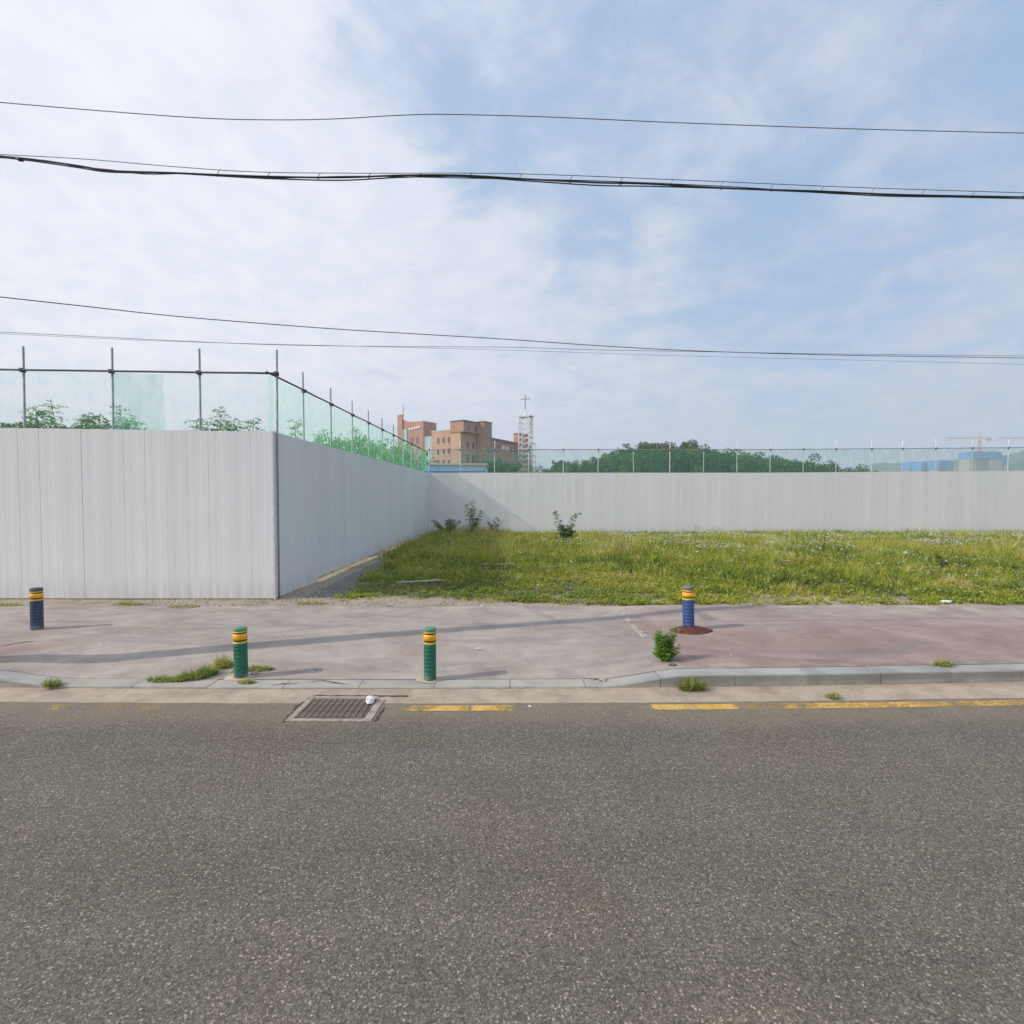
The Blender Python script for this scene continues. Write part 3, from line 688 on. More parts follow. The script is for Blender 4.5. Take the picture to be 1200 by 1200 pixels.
o, _ = cable('overhead_cable', 'faintest lowest cable, visible over the right half of the sky', [(0, 391), (200, 400), (450, 406.5), (600, 410.5), (800, 417), (1000, 422), (1200, 427)], .0055, CABG, 16.0, 22.0, attach=(-22, 15, 8.5))

# ------------------------------------------------------------------ grass of the lot (numpy soup)
def vnoise(x, y, s, seed):
    """cheap value noise on arrays"""
    x = x * s + seed * 17.3; y = y * s + seed * 7.7; xi = np.floor(x).astype(int); yi = np.floor(y).astype(int); fx = x - xi; fy = y - yi
    fx = fx * fx * (3 - 2 * fx); fy = fy * fy * (3 - 2 * fy)
    def h(a, b_): 
        n = (a * 374761393 + b_ * 668265263 + int(seed * 1000) * 69069) & 0x7fffffff; n = ((n ^ (n >> 13)) * 1274126177) & 0x7fffffff
        return ((n ^ (n >> 16)) & 0xffff) / 65535.0
    return (h(xi, yi) * (1 - fx) + h(xi + 1, yi) * fx) * (1 - fy) + (h(xi, yi + 1) * (1 - fx) + h(xi + 1, yi + 1) * fx) * fy
def fb(x, y, s, seed): return .5 * vnoise(x, y, s, seed) + .3 * vnoise(x, y, s * 2.1, seed + 1) + .2 * vnoise(x, y, s * 4.7, seed + 2)
def lotz_arr(x, y): return 0.10 + 0.02 * (vnoise(x, y, .5, 3) - .5) + 0.03 * np.clip((y - 12) / 18, 0, 1)
def candidates(n, y0=11.35, y1=33.1, bias=1.6):
    t = rng.random(n) ** bias; y = y0 + (y1 - y0) * t
    x = -5.3 + rng.random(n) * (y * 1.06 + 7.5)
    return x, y
def cover(x, y):
    c = np.ones_like(x)
    nz_ = fb(x, y, .8, 1.0)
    left = -4.35 + (np.clip(y - 12.3, 0, 8)) * -.12 + (nz_ - .5) * 1.6       # gravel wedge beside the side fence
    c *= np.clip((x - left) / .5, 0, 1)
    edge = 11.3 + (nz_ - .45) * .7 + (fb(x, y, 3.1, 61) - .5) * .5 + .55 * np.clip((0.2 - x) / 3, 0, 1) + .25 * np.clip((2.0 - x) / 2, 0, 1)
    c *= np.clip((y - edge) / .35, 0, 1)
    bare = fb(x, y, .55, 5.0); c *= np.clip((.70 - fb(x, y, 1.7, 71)) / .12, .15, 1); c *= np.where((y < 14.5) & (x < 2), np.clip((.62 - bare) / .1, .45, 1), np.clip((.72 - bare) / .08, .35, 1))
    for (px, py, rx, ry) in ((918, 686, .55, .35), (948, 687, .8, .35), (985, 684, .5, .25), (1040, 683, .5, .25)):
        q = at_z(px, py, .12); dd = ((x - q.x) / rx) ** 2 + ((y - q.y) / ry) ** 2; c *= np.clip((dd - .45) * 1.6, 0.02, 1)
    return c
def tall(x, y):
    """height of growth"""
    h = .07 + .30 * np.clip((y - 12.8) / 7, 0, 1) * (.35 + 1.3 * fb(x, y, .35, 8.0) ** 1.3)
    h += .16 * fb(x, y, .8, 77.0) * np.clip((x - 3.5) / 4, 0, 1) * np.clip((y - 12.2) / 1.0, 0, 1)
    h = h * (1 - .58 * np.clip((y - 25) / 8, 0, 1))
    return h + .42 * np.exp(-(((x + 2.2) / 2.2) ** 2 + ((y - 29.5) / 3.2) ** 2)) * (.3 + 1.2 * fb(x, y, .9, 93))
NB = 300000
x, y = candidates(NB * 2); k = rng.random(NB * 2) < cover(x, y); x = x[k][:NB]; y = y[k][:NB]; n = len(x)
# tufting: pull toward clump centres
cx_ = np.round(x / .16 + vnoise(x, y, 3, 2)) * .16; cy_ = np.round(y / .16 + vnoise(x, y, 3, 4)) * .16
pull = rng.random(n) ** .6 * .9; x = x + (cx_ - x) * pull; y = y + (cy_ - y) * pull
clump = vnoise(cx_, cy_, 6.1, 9)
mid = fb(x, y, 1.1, 88); H = tall(x, y) * (.45 + 1.5 * mid ** 1.5) * (.25 + 1.3 * clump ** 1.5) * (.5 + .7 * rng.random(n))
z = lotz_arr(x, y) - .02
az = rng.random(n) * 2 * math.pi; wd = (.007 + .0006 * y) * (.6 + .8 * rng.random(n)); lean = H * (.15 + .65 * rng.random(n)); la = rng.random(n) * 2 * math.pi
dx, dy = np.cos(az) * wd, np.sin(az) * wd
V = np.zeros((n, 3, 3))
V[:, 0] = np.stack([x - dx, y - dy, z], 1); V[:, 1] = np.stack([x + dx, y + dy, z], 1)
V[:, 2] = np.stack([x + np.cos(la) * lean, y + np.sin(la) * lean, z + H], 1)
patch = fb(x, y, .30, 11.0); fineP = fb(x, y, 1.5, 14.0)
tint = .06 + .85 * patch + .75 * (fineP - .5) + .65 * (clump - .5) + .30 * (rng.random(n) - .5) + .12 * np.clip((15 - y) / 3, 0, 1)
tint = np.where(rng.random(n) < .07, .85 + .15 * rng.random(n), tint)
tag(tris_obj('grass', V, GRASS, np.clip(tint, 0, 1)), kind='stuff', label='yellow green grass and weeds covering the vacant lot')
# broad-leaved weeds: diamond leaves up short stems
NW = 30000; x, y = candidates(NW * 2); k = rng.random(NW * 2) < cover(x, y) * (.3 + fb(x, y, .6, 21)); x = x[k][:NW]; y = y[k][:NW]; n = len(x); K = 9
H = tall(x, y) * (.6 + .7 * rng.random(n)) * 1.0
Vs = []; tn = []
base_t = .0 + .7 * fb(x, y, .5, 31) + .35 * rng.random(n)
for j in range(K):
    t = (j + .6) / K; a = rng.random(n) * 2 * math.pi; l = (.038 + .035 * rng.random(n)) * (1.25 - .6 * t) * (1 + (y - 12) * .02); rr = .015
    bz = lotz_arr(x, y) + H * t; ex, ey = np.cos(a), np.sin(a); up_ = .35 * l * rng.standard_normal(n) + .2 * l
    p0 = np.stack([x + ex * rr, y + ey * rr, bz], 1); p2 = np.stack([x + ex * (rr + l), y + ey * (rr + l), bz + up_], 1)
    mid = (p0 + p2) / 2 + np.stack([0 * x, 0 * x, .12 * l], 1); sdv = np.stack([-ey, ex, 0 * ex], 1) * (l * .27)[:, None]
    Vs.append(np.stack([p0, mid + sdv, p2, mid - sdv], 1)); tn.append(base_t + .15 * (rng.random(n) - .5))
tag(tris_obj('weeds', np.concatenate(Vs), GRASS, np.clip(np.concatenate(tn), 0, 1), k=4), kind='stuff', label='low leafy weeds growing among the grass of the lot')
# tall dry seed stalks along the far fence and here and there
n = 5200; x, y = candidates(n, 14, 33.1, .8); k = rng.random(n) < (.12 + .88 * (y > 31.5)) * (fb(x, y, .5, 41) > .4); x, y = x[k], y[k]; n = len(x)
H = tall(x, y) * (1.1 + .9 * rng.random(n)) + .16 * rng.random(n) ** 2; z = lotz_arr(x, y); la = rng.random(n) * 6.28; wd = .012
V = np.zeros((n, 3, 3)); V[:, 0] = np.stack([x - wd, y, z], 1); V[:, 1] = np.stack([x + wd, y, z], 1); V[:, 2] = np.stack([x + .1 * np.cos(la), y + .1 * np.sin(la), z + H], 1)
tag(tris_obj('dry_stalks', V, GRASS, .55 + .45 * rng.random(n)), kind='stuff', label='thin dry stalks standing above the grass')
# flower heads
n = 42000; x, y = candidates(n, 12.6, 33, .9)
fp = np.clip((fb(x, y, .45, 51) - .40) * 6, 0, 1) * (.10 + .9 * np.clip((x - 2 + (y - 20) * .25) / 10, 0, 1)) * (.25 + .75 * np.clip((y - 17) / 7, 0, 1)) + .02
k = (rng.random(n) < fp) & (rng.random(n) < cover(x, y)); x, y = x[k], y[k]; n = len(x)
z = lotz_arr(x, y) + tall(x, y) * (.75 + .35 * rng.random(n)); Vs = []; s_ = (.016 + .0009 * y) * (.7 + .8 * rng.random(n)); ro = rng.random(n) * 6.28
for j in range(4):
    a = ro + j * math.pi / 2; a2 = a + math.pi / 2 * .55
    ox = 0
    p0 = np.stack([x, y, z], 1); p1 = np.stack([x + np.cos(a) * s_, y + np.sin(a) * s_, z + .25 * s_ * rng.standard_normal(n)], 1)
    p2 = np.stack([x + np.cos(a2) * s_ * 1.1, y + np.sin(a2) * s_ * 1.1, z + .3 * s_ * rng.standard_normal(n)], 1); Vs.append(np.stack([p0, p1, p2], 1))
ft = np.where(rng.random(n) < .02, .97, rng.random(n) * .92)
q = at_z(1055, 674, .3); nr_ = ((x - q.x) / .9) ** 2 + ((y - q.y) / .5) ** 2 < 1; ft = np.where(nr_, .97, ft)
tag(tris_obj('wildflowers', np.concatenate(Vs), FLOWER, np.tile(ft, 4)), kind='stuff', label='small white wildflowers scattered over the right of the lot')
# pebbles on the verge
n = 2600; x = -9 + rng.random(n) * 20; y = 11.25 + rng.random(n) ** 1.5 * 1.6
x2 = -5.2 + rng.random(900) * 2.4; y2 = 12 + rng.random(900) * 6; x = np.concatenate([x, x2]); y = np.concatenate([y, y2]); n = len(x); s_ = .008 + .02 * rng.random(n) ** 3
z = lotz_arr(x, y); Vs = []; o_ = rng.random(n) * 6.28
for j in range(4):
    a, a2 = o_ + j * 1.571, o_ + (j + 1) * 1.571
    Vs.append(np.stack([np.stack([x, y, z + s_], 1), np.stack([x + np.cos(a) * s_ * 1.3, y + np.sin(a) * s_, z - .006], 1), np.stack([x + np.cos(a2) * s_ * 1.3, y + np.sin(a2) * s_, z - .006], 1)], 1))
PEB = tint_mat('pebbles', ((0, (.15, .13, .11)), (.5, (.32, .29, .25)), (1, (.60, .57, .52))), 0)
tag(tris_obj('pebbles', np.concatenate(Vs), PEB, np.tile(rng.random(n), 4)), kind='stuff', label='small stones on the sandy verge')

# ------------------------------------------------------------------ tufts and small plants
def tuft(px, py, label, n=60, h=.12, rx=.12, ry=.06, t0=.3, flat=.8, z=None, wd=.004, name='weed_tuft'):
    p = at_z(px, py, .09 if z is None else z)
    t = tag(thing(name, label, 'weed', p, 0, 'weeds growing on the pavement'))
    V = []; tn = []
    for _ in range(int(n * 1.3)):
        a = random.uniform(0, 6.28); r_ = math.sqrt(random.random()); bx, by = rx * r_ * math.cos(a), ry * r_ * math.sin(a)
        la = a + random.uniform(-1.2, 1.2); H_ = h * random.uniform(.25, 1.15) * (1.15 - .6 * r_ * r_); ln_ = h * random.uniform(.15, 1.0)
        zb = pave_z(p.x + bx, p.y + by) - p.z - .004 if z is None else 0
        d_ = Vector((math.cos(la), math.sin(la), 0)); s_ = Vector((-d_.y, d_.x, 0)) * wd * random.uniform(.5, 1.1)
        b0 = Vector((bx, by, zb)); m1 = b0 + d_ * ln_ * .45 + Vector((0, 0, H_ * .75)); e = b0 + d_ * ln_ + Vector((0, 0, H_ * random.uniform(.55, 1.0)))
        tt = min(1, max(0, t0 + .15 + random.uniform(-.3, .35)))
        V.append([b0 - s_, b0 + s_, m1 + s_ * .7, m1 - s_ * .7]); V.append([m1 - s_ * .7, m1 + s_ * .7, e, e]); tn += [tt, tt]
        for _k in range(3):
            q = b0.lerp(m1, random.uniform(.3, 1)); a2 = random.uniform(0, 6.28); l_ = random.uniform(.010, .026); d2 = Vector((math.cos(a2), math.sin(a2), random.uniform(-.3, .7))) * l_; s2 = Vector((-math.sin(a2), math.cos(a2), 0)) * l_ * .35
            V.append([q, q + d2 * .5 + s2, q + d2, q + d2 * .5 - s2]); tn.append(min(1, max(0, tt + random.uniform(-.15, .15))))
    tris_obj('blades', np.array([[tuple(c) for c in q] for q in V]), TUFT, np.array(tn), t, 4); return t
tuft(60, 799, 'small bright tuft beside the left end of the kerb', 130, .13, .09, .06, .35)
tuft(196, 793, 'low weed strip left of the scuffed green bollard, its outer part', 200, .09, .26, .06, .35)
tuft(226, 790, 'low weed strip left of the scuffed green bollard, its middle part', 240, .12, .20, .07, .3)
tuft(243, 786, 'taller bushy weed closing the strip left of the scuffed green bollard', 240, .16, .13, .06, .25)
tuft(262, 778, 'brownish weed just behind the scuffed green bollard', 220, .20, .10, .08, .65)
tuft(303, 781, 'spreading weed on the right of the scuffed green bollard', 170, .09, .21, .07, .5)
tuft(289, 795, 'dry yellow weed at the front foot of the scuffed green bollard', 110, .06, .10, .04, .8)
tuft(810, 808, 'leafy weed growing in the gutter against the kerb face', 260, .15, .15, .05, .3, z=.01, wd=.006)
tuft(976, 818, 'small weed in the gutter beside the yellow line', 70, .09, .07, .04, .5, z=.01)
tuft(1105, 780, 'small yellowish tuft on the pavement at the back of the kerb', 130, .11, .11, .06, .6, z=.16)
for px, py, lb in ((150, 709, 'sparse tuft on the sandy verge, left of middle'), (215, 712, 'sparse tuft on the sandy verge before the near fence'), (365, 708, 'sparse tuft on sand right of the fence corner'), (8, 710, 'sparse tuft on the verge at the left edge of view')):
    tuft(px, py, lb, 110, .10, .35, .12, .55, z=.10, wd=.006)

def leafy(name, label, cat, loc, stems, leafmat, L0=.05, nleaf=14, sr=.005, group=None, droop=.2, pinn=False, u0=.15, spread=1.6):
    t = thing(name, label, cat, loc, 0, group); sm = MB(); V = []; tn = []
    for (dx_, dy_, h_, bend) in stems:
        pts = []; 
        for i in range(6):
            u = i / 5; pts.append(Vector((dx_ * u + bend * u * u * .5, dy_ * u, h_ * (u - .08 * u * u))))
        sm.tube(pts, [sr * (1 - .7 * i / 5) for i in range(6)], 5)
        for j in range(nleaf):
            u = u0 + (1 - u0) * (j + .5) / nleaf; i = min(4, int(u * 5)); fr = u * 5 - i; p = pts[i].lerp(pts[i + 1], fr)
            a = j * 2.4 + random.uniform(-.5, .5); d_ = Vector((math.cos(a), math.sin(a), random.uniform(.1, .8))).normalized()
            tw = L0 * spread * random.uniform(.5, 1.2) * (1.25 - .75 * u)
            if tw > .06: sm.tube([p, p + d_ * tw], [sr * .35, sr * .12], 3, cap=False)
            for q_ in range(6):
                fq = .3 + .7 * q_ / 5; c = p + d_ * tw * fq - Vector((0, 0, droop * tw * fq * fq)); a2 = a + (1 if q_ % 2 else -1) * random.uniform(.5, 1.3) * (q_ < 5)
                ll = L0 * random.uniform(.6, 1.15) * (.8 if pinn else 1); e_ = Vector((math.cos(a2), math.sin(a2), random.uniform(-.5, .5) - droop * .6)).normalized()
                s_ = (e_.cross(Vector((0, 0, 1))).normalized() + Vector((0, 0, random.uniform(-.5, .5)))).normalized() * ll * (.30 if pinn else .3); mid = c + e_ * ll * .5
                V.append([c, mid + s_, c + e_ * ll - Vector((0, 0, ll * .15)), mid - s_]); tn.append(random.random())
    sm.obj('stems', STEMM if L0 < .1 else BARK, t, True)
    tris_obj('foliage', np.array([[tuple(c) for c in q] for q in V]), leafmat, np.array(tn), t, 4); return t
MUG = leaf_mat('mugwort_leaves', (.17, .32, .05), (.33, .50, .10), 12, .5)
p = at_z(779, 776, .13); p.z = pave_z(p.x, p.y)
leafy('mugwort_plant', 'bushy green plant growing on the pavement beside the blue bollard mound', 'plant', p,
      [(random.uniform(-.14, .14), random.uniform(-.10, .10), random.uniform(.30, .53), random.uniform(-.05, .05)) for _ in range(26)] + [(random.uniform(-.19, .19), random.uniform(-.14, .14), random.uniform(.10, .26), 0) for _ in range(16)], MUG, .042, 22, .004, None, .0, False, .06, 1.6)
def rnd_stems(n, sx, sy, h0, h1): return [(random.uniform(-sx, sx), random.uniform(-sy, sy), random.uniform(h0, h1), random.uniform(-.25, .25)) for _ in range(n)]
p = at_y(525, 628, 29.5); p.z = .12
leafy('sapling', 'squat dark sapling nearest the far corner of the fence', 'sapling', p, rnd_stems(9, .8, .4, .6, 1.25) + [(-.8, 0, 1.15, -.3), (.5, .1, 1.1, .3)], LEAF_SAP, .15, 20, .014, 'saplings against the far fence', .45)
p = at_y(554, 628, 30); p.z = .12
leafy('sapling', 'tallest sapling against the far fence, slender and open', 'sapling', p, [(-.05, 0, 2.35, .1), (-.3, .1, 2.1, -.2), (.4, 0, 1.75, .3), (-.1, .2, 1.8, .1), (.2, .1, 1.2, .2)], LEAF_SAP, .15, 24, .014, 'saplings against the far fence', .25)
p = at_y(579, 628, 30.3); p.z = .12
leafy('sapling', 'small thin sapling on the right of the tallest one', 'sapling', p, [(.1, 0, 1.3, .1), (-.25, .1, 1.0, -.1), (.3, 0, 1.1, .2), (-.1, .1, .8, -.3)], LEAF_SAP, .13, 18, .010, 'saplings against the far fence', .25)
p = at_y(662, 633, 27.5); p.z = .12
leafy('sapling', 'bright green sapling with two upright arms, standing alone right of the shade', 'sapling', p, [(-.45, 0, 1.75, -.3), (.5, 0, 1.65, .35), (0, .1, .75, .1), (-.25, .1, .9, .1), (.3, -.1, .9, 0), (.1, -.1, .6, .2), (-.1, -.15, .55, -.2), (.35, .1, .6, .2)], leaf_mat('bright_sapling_leaves', (.05, .12, .035), (.20, .34, .09)), .17, 22, .012, 'saplings against the far fence', .15)
DRY = leaf_mat('dry_weed_leaves', (.05, .035, .02), (.10, .075, .04))
p = at_z(1110, 672, .12)
leafy('dead_weed', 'dark dried weed leaning left in the right of the lot', 'weed', p, [(-.35, 0, .75, -.1), (-.25, .05, .6, -.1), (-.1, 0, .4, .1)], DRY, .07, 16, .010)
p = at_z(814, 640, .12)
leafy('tall_weed', 'tall thin weed standing above the grass by the far fence', 'weed', p, [(0, 0, 1.25, .05), (.15, 0, 1.1, .1), (-.1, 0, .8, -.05)], LEAF_SAP, .06, 14, .008)

# ------------------------------------------------------------------ litter
WHITE = plain('white_plastic', (.72, .73, .74), .08, 20, .5); WOOD = plain('weathered_wood', (.42, .38, .33), .2, 9, .9)
def crumple(name, label, cat, p, sx, sy, sz, mat):
    import bmesh
    bm_ = bmesh.new(); bmesh.ops.create_icosphere(bm_, subdivisions=3, radius=1)
    for v_ in bm_.verts:
        k_ = 1 + .45 * mn.noise(v_.co * 1.7 + Vector(p) * 3) + .45 * mn.noise(v_.co * 4.1 + Vector(p) * 3); v_.co = Vector((v_.co.x * sx * k_, v_.co.y * sy * k_, (v_.co.z * k_ + .8) * sz))
    me_ = bpy.data.meshes.new(name); bm_.to_mesh(me_); bm_.free(); me_.materials.append(mat); o = link(name, me_, None, p); return tag(o, label, cat)
p = at_z(434, 822.5, .02)
crumple('crumpled_bag', 'crumpled white plastic bag on the right end of the drain grate', 'litter', p, .055, .075, .035, WHITE)
p = at_z(1109, 706, .13); crumple('crumpled_bag', 'flat white scrap at the grass edge on the right', 'litter', p, .11, .05, .03, WHITE)
p = at_z(857, 769, .155); crumple('stone_chip', 'small pale stone chip on the red pavement right of the plant', 'stone', p, .03, .02, .012, APR)
p = at_z(43, 759, .11); crumple('paper_scrap', 'small white scrap on the broken paving at the far left', 'litter', p, .045, .03, .012, WHITE)
p = at_z(561, 760, .10); crumple('paper_scrap', 'tiny white scrap right of the clean green bollard', 'litter', p, .04, .015, .006, WHITE)
p = at_z(621, 828, .01); crumple('paper_scrap', 'tiny white scrap on the road edge right of the short yellow line', 'litter', p, .018, .015, .008, WHITE)
for px, py, lb in ((706, 796, 'pale broken stone lying on the kerb where it starts to rise'), (788, 783, 'brown stone at the foot of the bushy green plant'), (273, 781, 'pale mortar lump left of the scuffed green bollard'), (298, 783, 'white mortar lump right of the scuffed green bollard')):
    p = at_z(px, py, .05 if px == 706 else .12); p.z = max(pave_z(p.x, p.y), .02); crumple('stone', lb, 'stone', p, .05, .03, .018, APR if px != 788 else plain('brown_stone', (.20, .13, .10), .3, 20))
def plank(px, py, Lq, rz, label):
    p = at_z(px, py, .22); m_ = MB(); m_.box(-Lq / 2, Lq / 2, -.04, .04, -.012, .012); m_.box(-Lq / 2 + .1, -Lq / 2 + .18, -.05, .05, .013, .03)
    o = m_.obj('plank', WOOD, None, False, p, (R(3), R(-2), rz)); tag(o, label, 'plank')
plank(492, 681, 1.2, R(8), 'pale weathered plank lying in the shaded grass near the fence'); plank(583, 661, 1.1, R(-3), 'pale weathered plank in the middle of the shaded grass'); plank(652, 664, .7, R(5), 'short pale board lying in sunlit grass')

# ------------------------------------------------------------------ trees
def make_tree_mesh(h, rad, leaves, seed, leaf=.3, lean=.0, low=.25):
    rs = np.random.default_rng(seed); tm = MB(); tips = []
    th = h * .55; tm.tube([(0, 0, -.5), (lean * .3, 0, th * .5), (lean, 0, th), (lean * 1.2, .1, h * .85)], [h * .028, h * .022, h * .014, h * .004], 7)
    for i in range(11):
        z0 = h * (low + .5 * i / 11); a = i * 2.4 + rs.random(); l = rad * (.55 + .5 * rs.random()) * (1 - .35 * abs(z0 / h - .5))
        p0 = Vector((lean * z0 / th, 0, z0)); p1 = p0 + Vector((math.cos(a) * l * .55, math.sin(a) * l * .55, l * .35)); p2 = p0 + Vector((math.cos(a) * l, math.sin(a) * l, l * .75))
        tm.tube([p0, p1, p2], [h * .010, h * .006, h * .002], 5); tips += [p1, p2]
    cl = []
    for i in range(26):
        a = rs.random() * 6.28; zz = low + (1 - low) * rs.random() ** .8; rr = rad * math.sqrt(max(0.02, 1 - ((zz - .55) / .5) ** 2)) * (.45 + .55 * rs.random())
        cl.append(((rr * math.cos(a), rr * math.sin(a), h * (zz * .86)), rad * (.22 + .22 * rs.random())))
    cl += [((p.x, p.y, p.z), rad * .3) for p in tips] + [((lean, 0, h * .9), rad * .3)]
    per = leaves // len(cl); V = []; T = []
    for (c, r_) in cl:
        u = rs.standard_normal((per, 3)); u /= np.linalg.norm(u, axis=1)[:, None]; rr = r_ * rs.random(per) ** .4
        p = np.array(c) + u * rr[:, None] * np.array([1, 1, .75])
        a_ = rs.standard_normal((per, 3)); a_ /= np.linalg.norm(a_, axis=1)[:, None]; b_ = np.cross(a_, rs.standard_normal((per, 3))); b_ /= np.linalg.norm(b_, axis=1)[:, None]
        s_ = leaf * (.6 + .8 * rs.random(per))[:, None]
        V.append(np.stack([p - a_ * s_ * .5, p + b_ * s_ * .3, p + a_ * s_ * .5, p - b_ * s_ * .3], 1)); T.append(np.full(per, rs.random()) * .6 + .4 * rs.random(per))
    return tm, np.concatenate(V), np.concatenate(T)
def tree_proto(h, rad, leaves, seed, mat, leaf, **k):
    tm, V, T = make_tree_mesh(h, rad, leaves, seed, leaf, **k)
    trunk = mesh('trunk', tm.v, tm.f, BARK, True); o = tris_obj('crown', V, mat, T, None, 4); me_ = o.data; bpy.data.objects.remove(o); return trunk, me_
def plant_tree(pr, name, label, p, s, rz, group, sz=None):
    t = thing(name, label, 'tree', p, rz, group); t.scale = (s, s, sz or s); link('trunk', pr[0], t); link('crown', pr[1], t); return t
WT = [tree_proto(11, 4.6, 5200, 100 + i, LEAF_WOOD, .42) for i in range(3)]
WD = [tree_proto(11, 4.4, 5200, 200 + i, LEAF_DARK, .42) for i in range(2)]
ORD = ['first', 'second', 'third', 'fourth', 'fifth', 'sixth', 'seventh', 'eighth', 'ninth', 'tenth', 'eleventh', 'twelfth', 'thirteenth', 'fourteenth', 'fifteenth', 'sixteenth', 'seventeenth', 'eighteenth', 'nineteenth', 'twentieth', 'twenty-first', 'twenty-second', 'twenty-third', 'twenty-fourth', 'twenty-fifth', 'twenty-sixth', 'twenty-seventh', 'twenty-eighth']
# wooded knoll: outline of the tree tops in the picture
ox = [560, 600, 640, 680, 700, 725, 745, 770, 800, 825, 835, 850, 880, 905, 940, 965, 990, 1012]
oy = [549, 545, 539, 533, 531, 527, 520, 517.5, 517, 519, 527, 532, 535.5, 537.5, 541, 543.5, 546, 550]
def knoll_z(x, y):
    return 7.5 * math.exp(-(((x - 28) / 24) ** 2 + ((y - 128) / 20) ** 2))
kn = grid('wooded_knoll', [-40 + 4 * i for i in range(38)], [80 + 4 * i for i in range(26)], lambda x, y: knoll_z(x, y) - .05, GROUND); tag(kn, kind='structure', label='low rise of ground under the far wood')
rows = ((132, 10, 'back row'), (116, 14, 'middle row'), (100, 18, 'front row'))
for ri, (Y, n, rn) in enumerate(rows):
    px0, px1 = ((715, 850), (655, 930), (575, 1005))[ri]
    for i in range(n):
        px = px0 + (px1 - px0) * i / (n - 1) + random.uniform(-4, 4); py = float(np.interp(px, ox, oy)) + (0, 4, 8)[ri] * random.uniform(.4, 1.3) * (1 if px < 850 else .15); Yr = Y + random.uniform(-4, 4)
        top = at_y(px, py, Yr); zb = knoll_z(top.x, Yr) - .2; hh_ = max(3.0, top.z - zb); s = hh_ / (11.0 if px < 850 else 10.4)
        pr = (WD if (ri == 0 or random.random() < .25) and px < 850 else WT)[random.randrange(2)] if ri < 2 else WT[random.randrange(3)]
        plant_tree(pr, 'broadleaf_tree', f'leafy tree in the {rn} of the far wood, {ORD[i]} from its left end', (top.x, Yr, zb), min(s, 1.0) if s > .5 else s * 1.25, random.uniform(0, 6.28), 'trees of the wood beyond the far fence', s)
# locusts behind the near and side fences
LT = [tree_proto(6, 1.6, 2300, 300 + i, LEAF_LOC, .16, low=.35) for i in range(3)]
def sprig(px, py, Y, label, n=5, wdt=.5):
    n = int(n * 1.4); wdt *= 1.15; py -= 2
    top = at_y(px, py, Y); h = top.z - .1
    t = leafy('locust_sapling', label, 'sapling', (top.x, Y, .1), [(random.uniform(-wdt, wdt), random.uniform(-.4, .4), h * random.uniform(.78, .99) if k else h * 1.08, random.uniform(-.25, .25)) for k in range(n)], LEAF_LOC, .20, 40, .026, 'young locust trees rising behind the near fence', .3, True, .62, 3.4)
sprig(57, 478, 19, 'slender young locust between the two leftmost fence poles', 5, .35)
sprig(88, 474, 20, 'tall narrow locust just left of the second fence pole', 6, .5)
sprig(105, 484, 20.5, 'bushy locust behind the second fence pole', 10, .9)
sprig(146, 477, 20, 'locust seen through the doubled green net', 9, .7)
sprig(172, 494, 20, 'thin locust tip at the edge of the doubled net', 3, .2)
sprig(218, 491, 19.5, 'short locust behind the third fence pole', 4, .4)
sprig(262, 478, 20, 'tallest locust between the third pole and the fence corner', 9, .6)
sprig(290, 490, 20, 'low broad locust left of the fence corner', 9, .9)
sprig(333, 494, 21, 'locust top just right of the fence corner', 7, .5)
for i, (px, py, Y) in enumerate(((352, 505, 30), (380, 504, 34), (400, 500, 36), (422, 502, 38), (440, 506, 42), (462, 513, 46), (482, 520, 50), (410, 508, 31), (455, 520, 36))):
    top = at_y(px, py, Y); s = (top.z) / 6.2
    plant_tree(LT[i % 3], 'locust_tree', f'bushy green tree seen through the side net, {ORD[i]} of the row', (top.x, Y, 0), s, i * 1.7, 'trees behind the side fence', s)
for i, px in enumerate(range(-60, 120, 22)):
    top = at_y(px, 493 + .05 * max(0, px) + random.uniform(-1, 1.5), 60); s = top.z / 11.0
    plant_tree(WT[i % 3], 'broadleaf_tree', f'distant low tree along the top of the near fence, {ORD[i]} from the left', (top.x, 60, 0), s, i * 2.1, 'far trees at the left', s)
for i, (px, py) in enumerate(((560, 541), (575, 537), (592, 541), (548, 547))):
    top = at_y(px, py, 85); s = top.z / 11.3
    plant_tree(WT[i % 3], 'broadleaf_tree', ('tree standing before the dark church wall, left one', 'tree before the church wall, the highest', 'tree before the church wall below the small tower', 'lowest tree before the church wall by the blue roof')[i], (top.x, 85, 0), s, i * 1.1, 'trees before the church', s)

# ------------------------------------------------------------------ brick church
BRK = None
def brick_mat(name, c1_, c2_):
    m, b = new_mat(name); bt = N('ShaderNodeTexBrick'); L(objc(), bt.inputs['Vector'])
    mp = N('ShaderNodeMapping'); tcx = N('ShaderNodeTexCoord')
    cx3 = N('ShaderNodeCombineXYZ'); s3 = xyz(tcx.outputs['Object']); L(M_('ADD', s3[0], s3[1]), cx3.inputs[0]); L(s3[2], cx3.inputs[1]); L(cx3.outputs[0], bt.inputs['Vector'])
    bt.inputs['Scale'].default_value = 1.6; bt.inputs['Color1'].default_value = c1_ + (1,); bt.inputs['Color2'].default_value = c2_ + (1,); bt.inputs['Mortar'].default_value = (.36, .30, .25, 1)
    bt.inputs['Mortar Size'].default_value = .012
    n = NO_(tcx.outputs['Object'], .25, 5, .6); L(MX_(1.0, bt.outputs[0], MX_(SS_(n, .3, .7), (.88, .88, .88), (1.1, 1.08, 1.06)), 'MULTIPLY'), b.inputs['Base Color']); return m
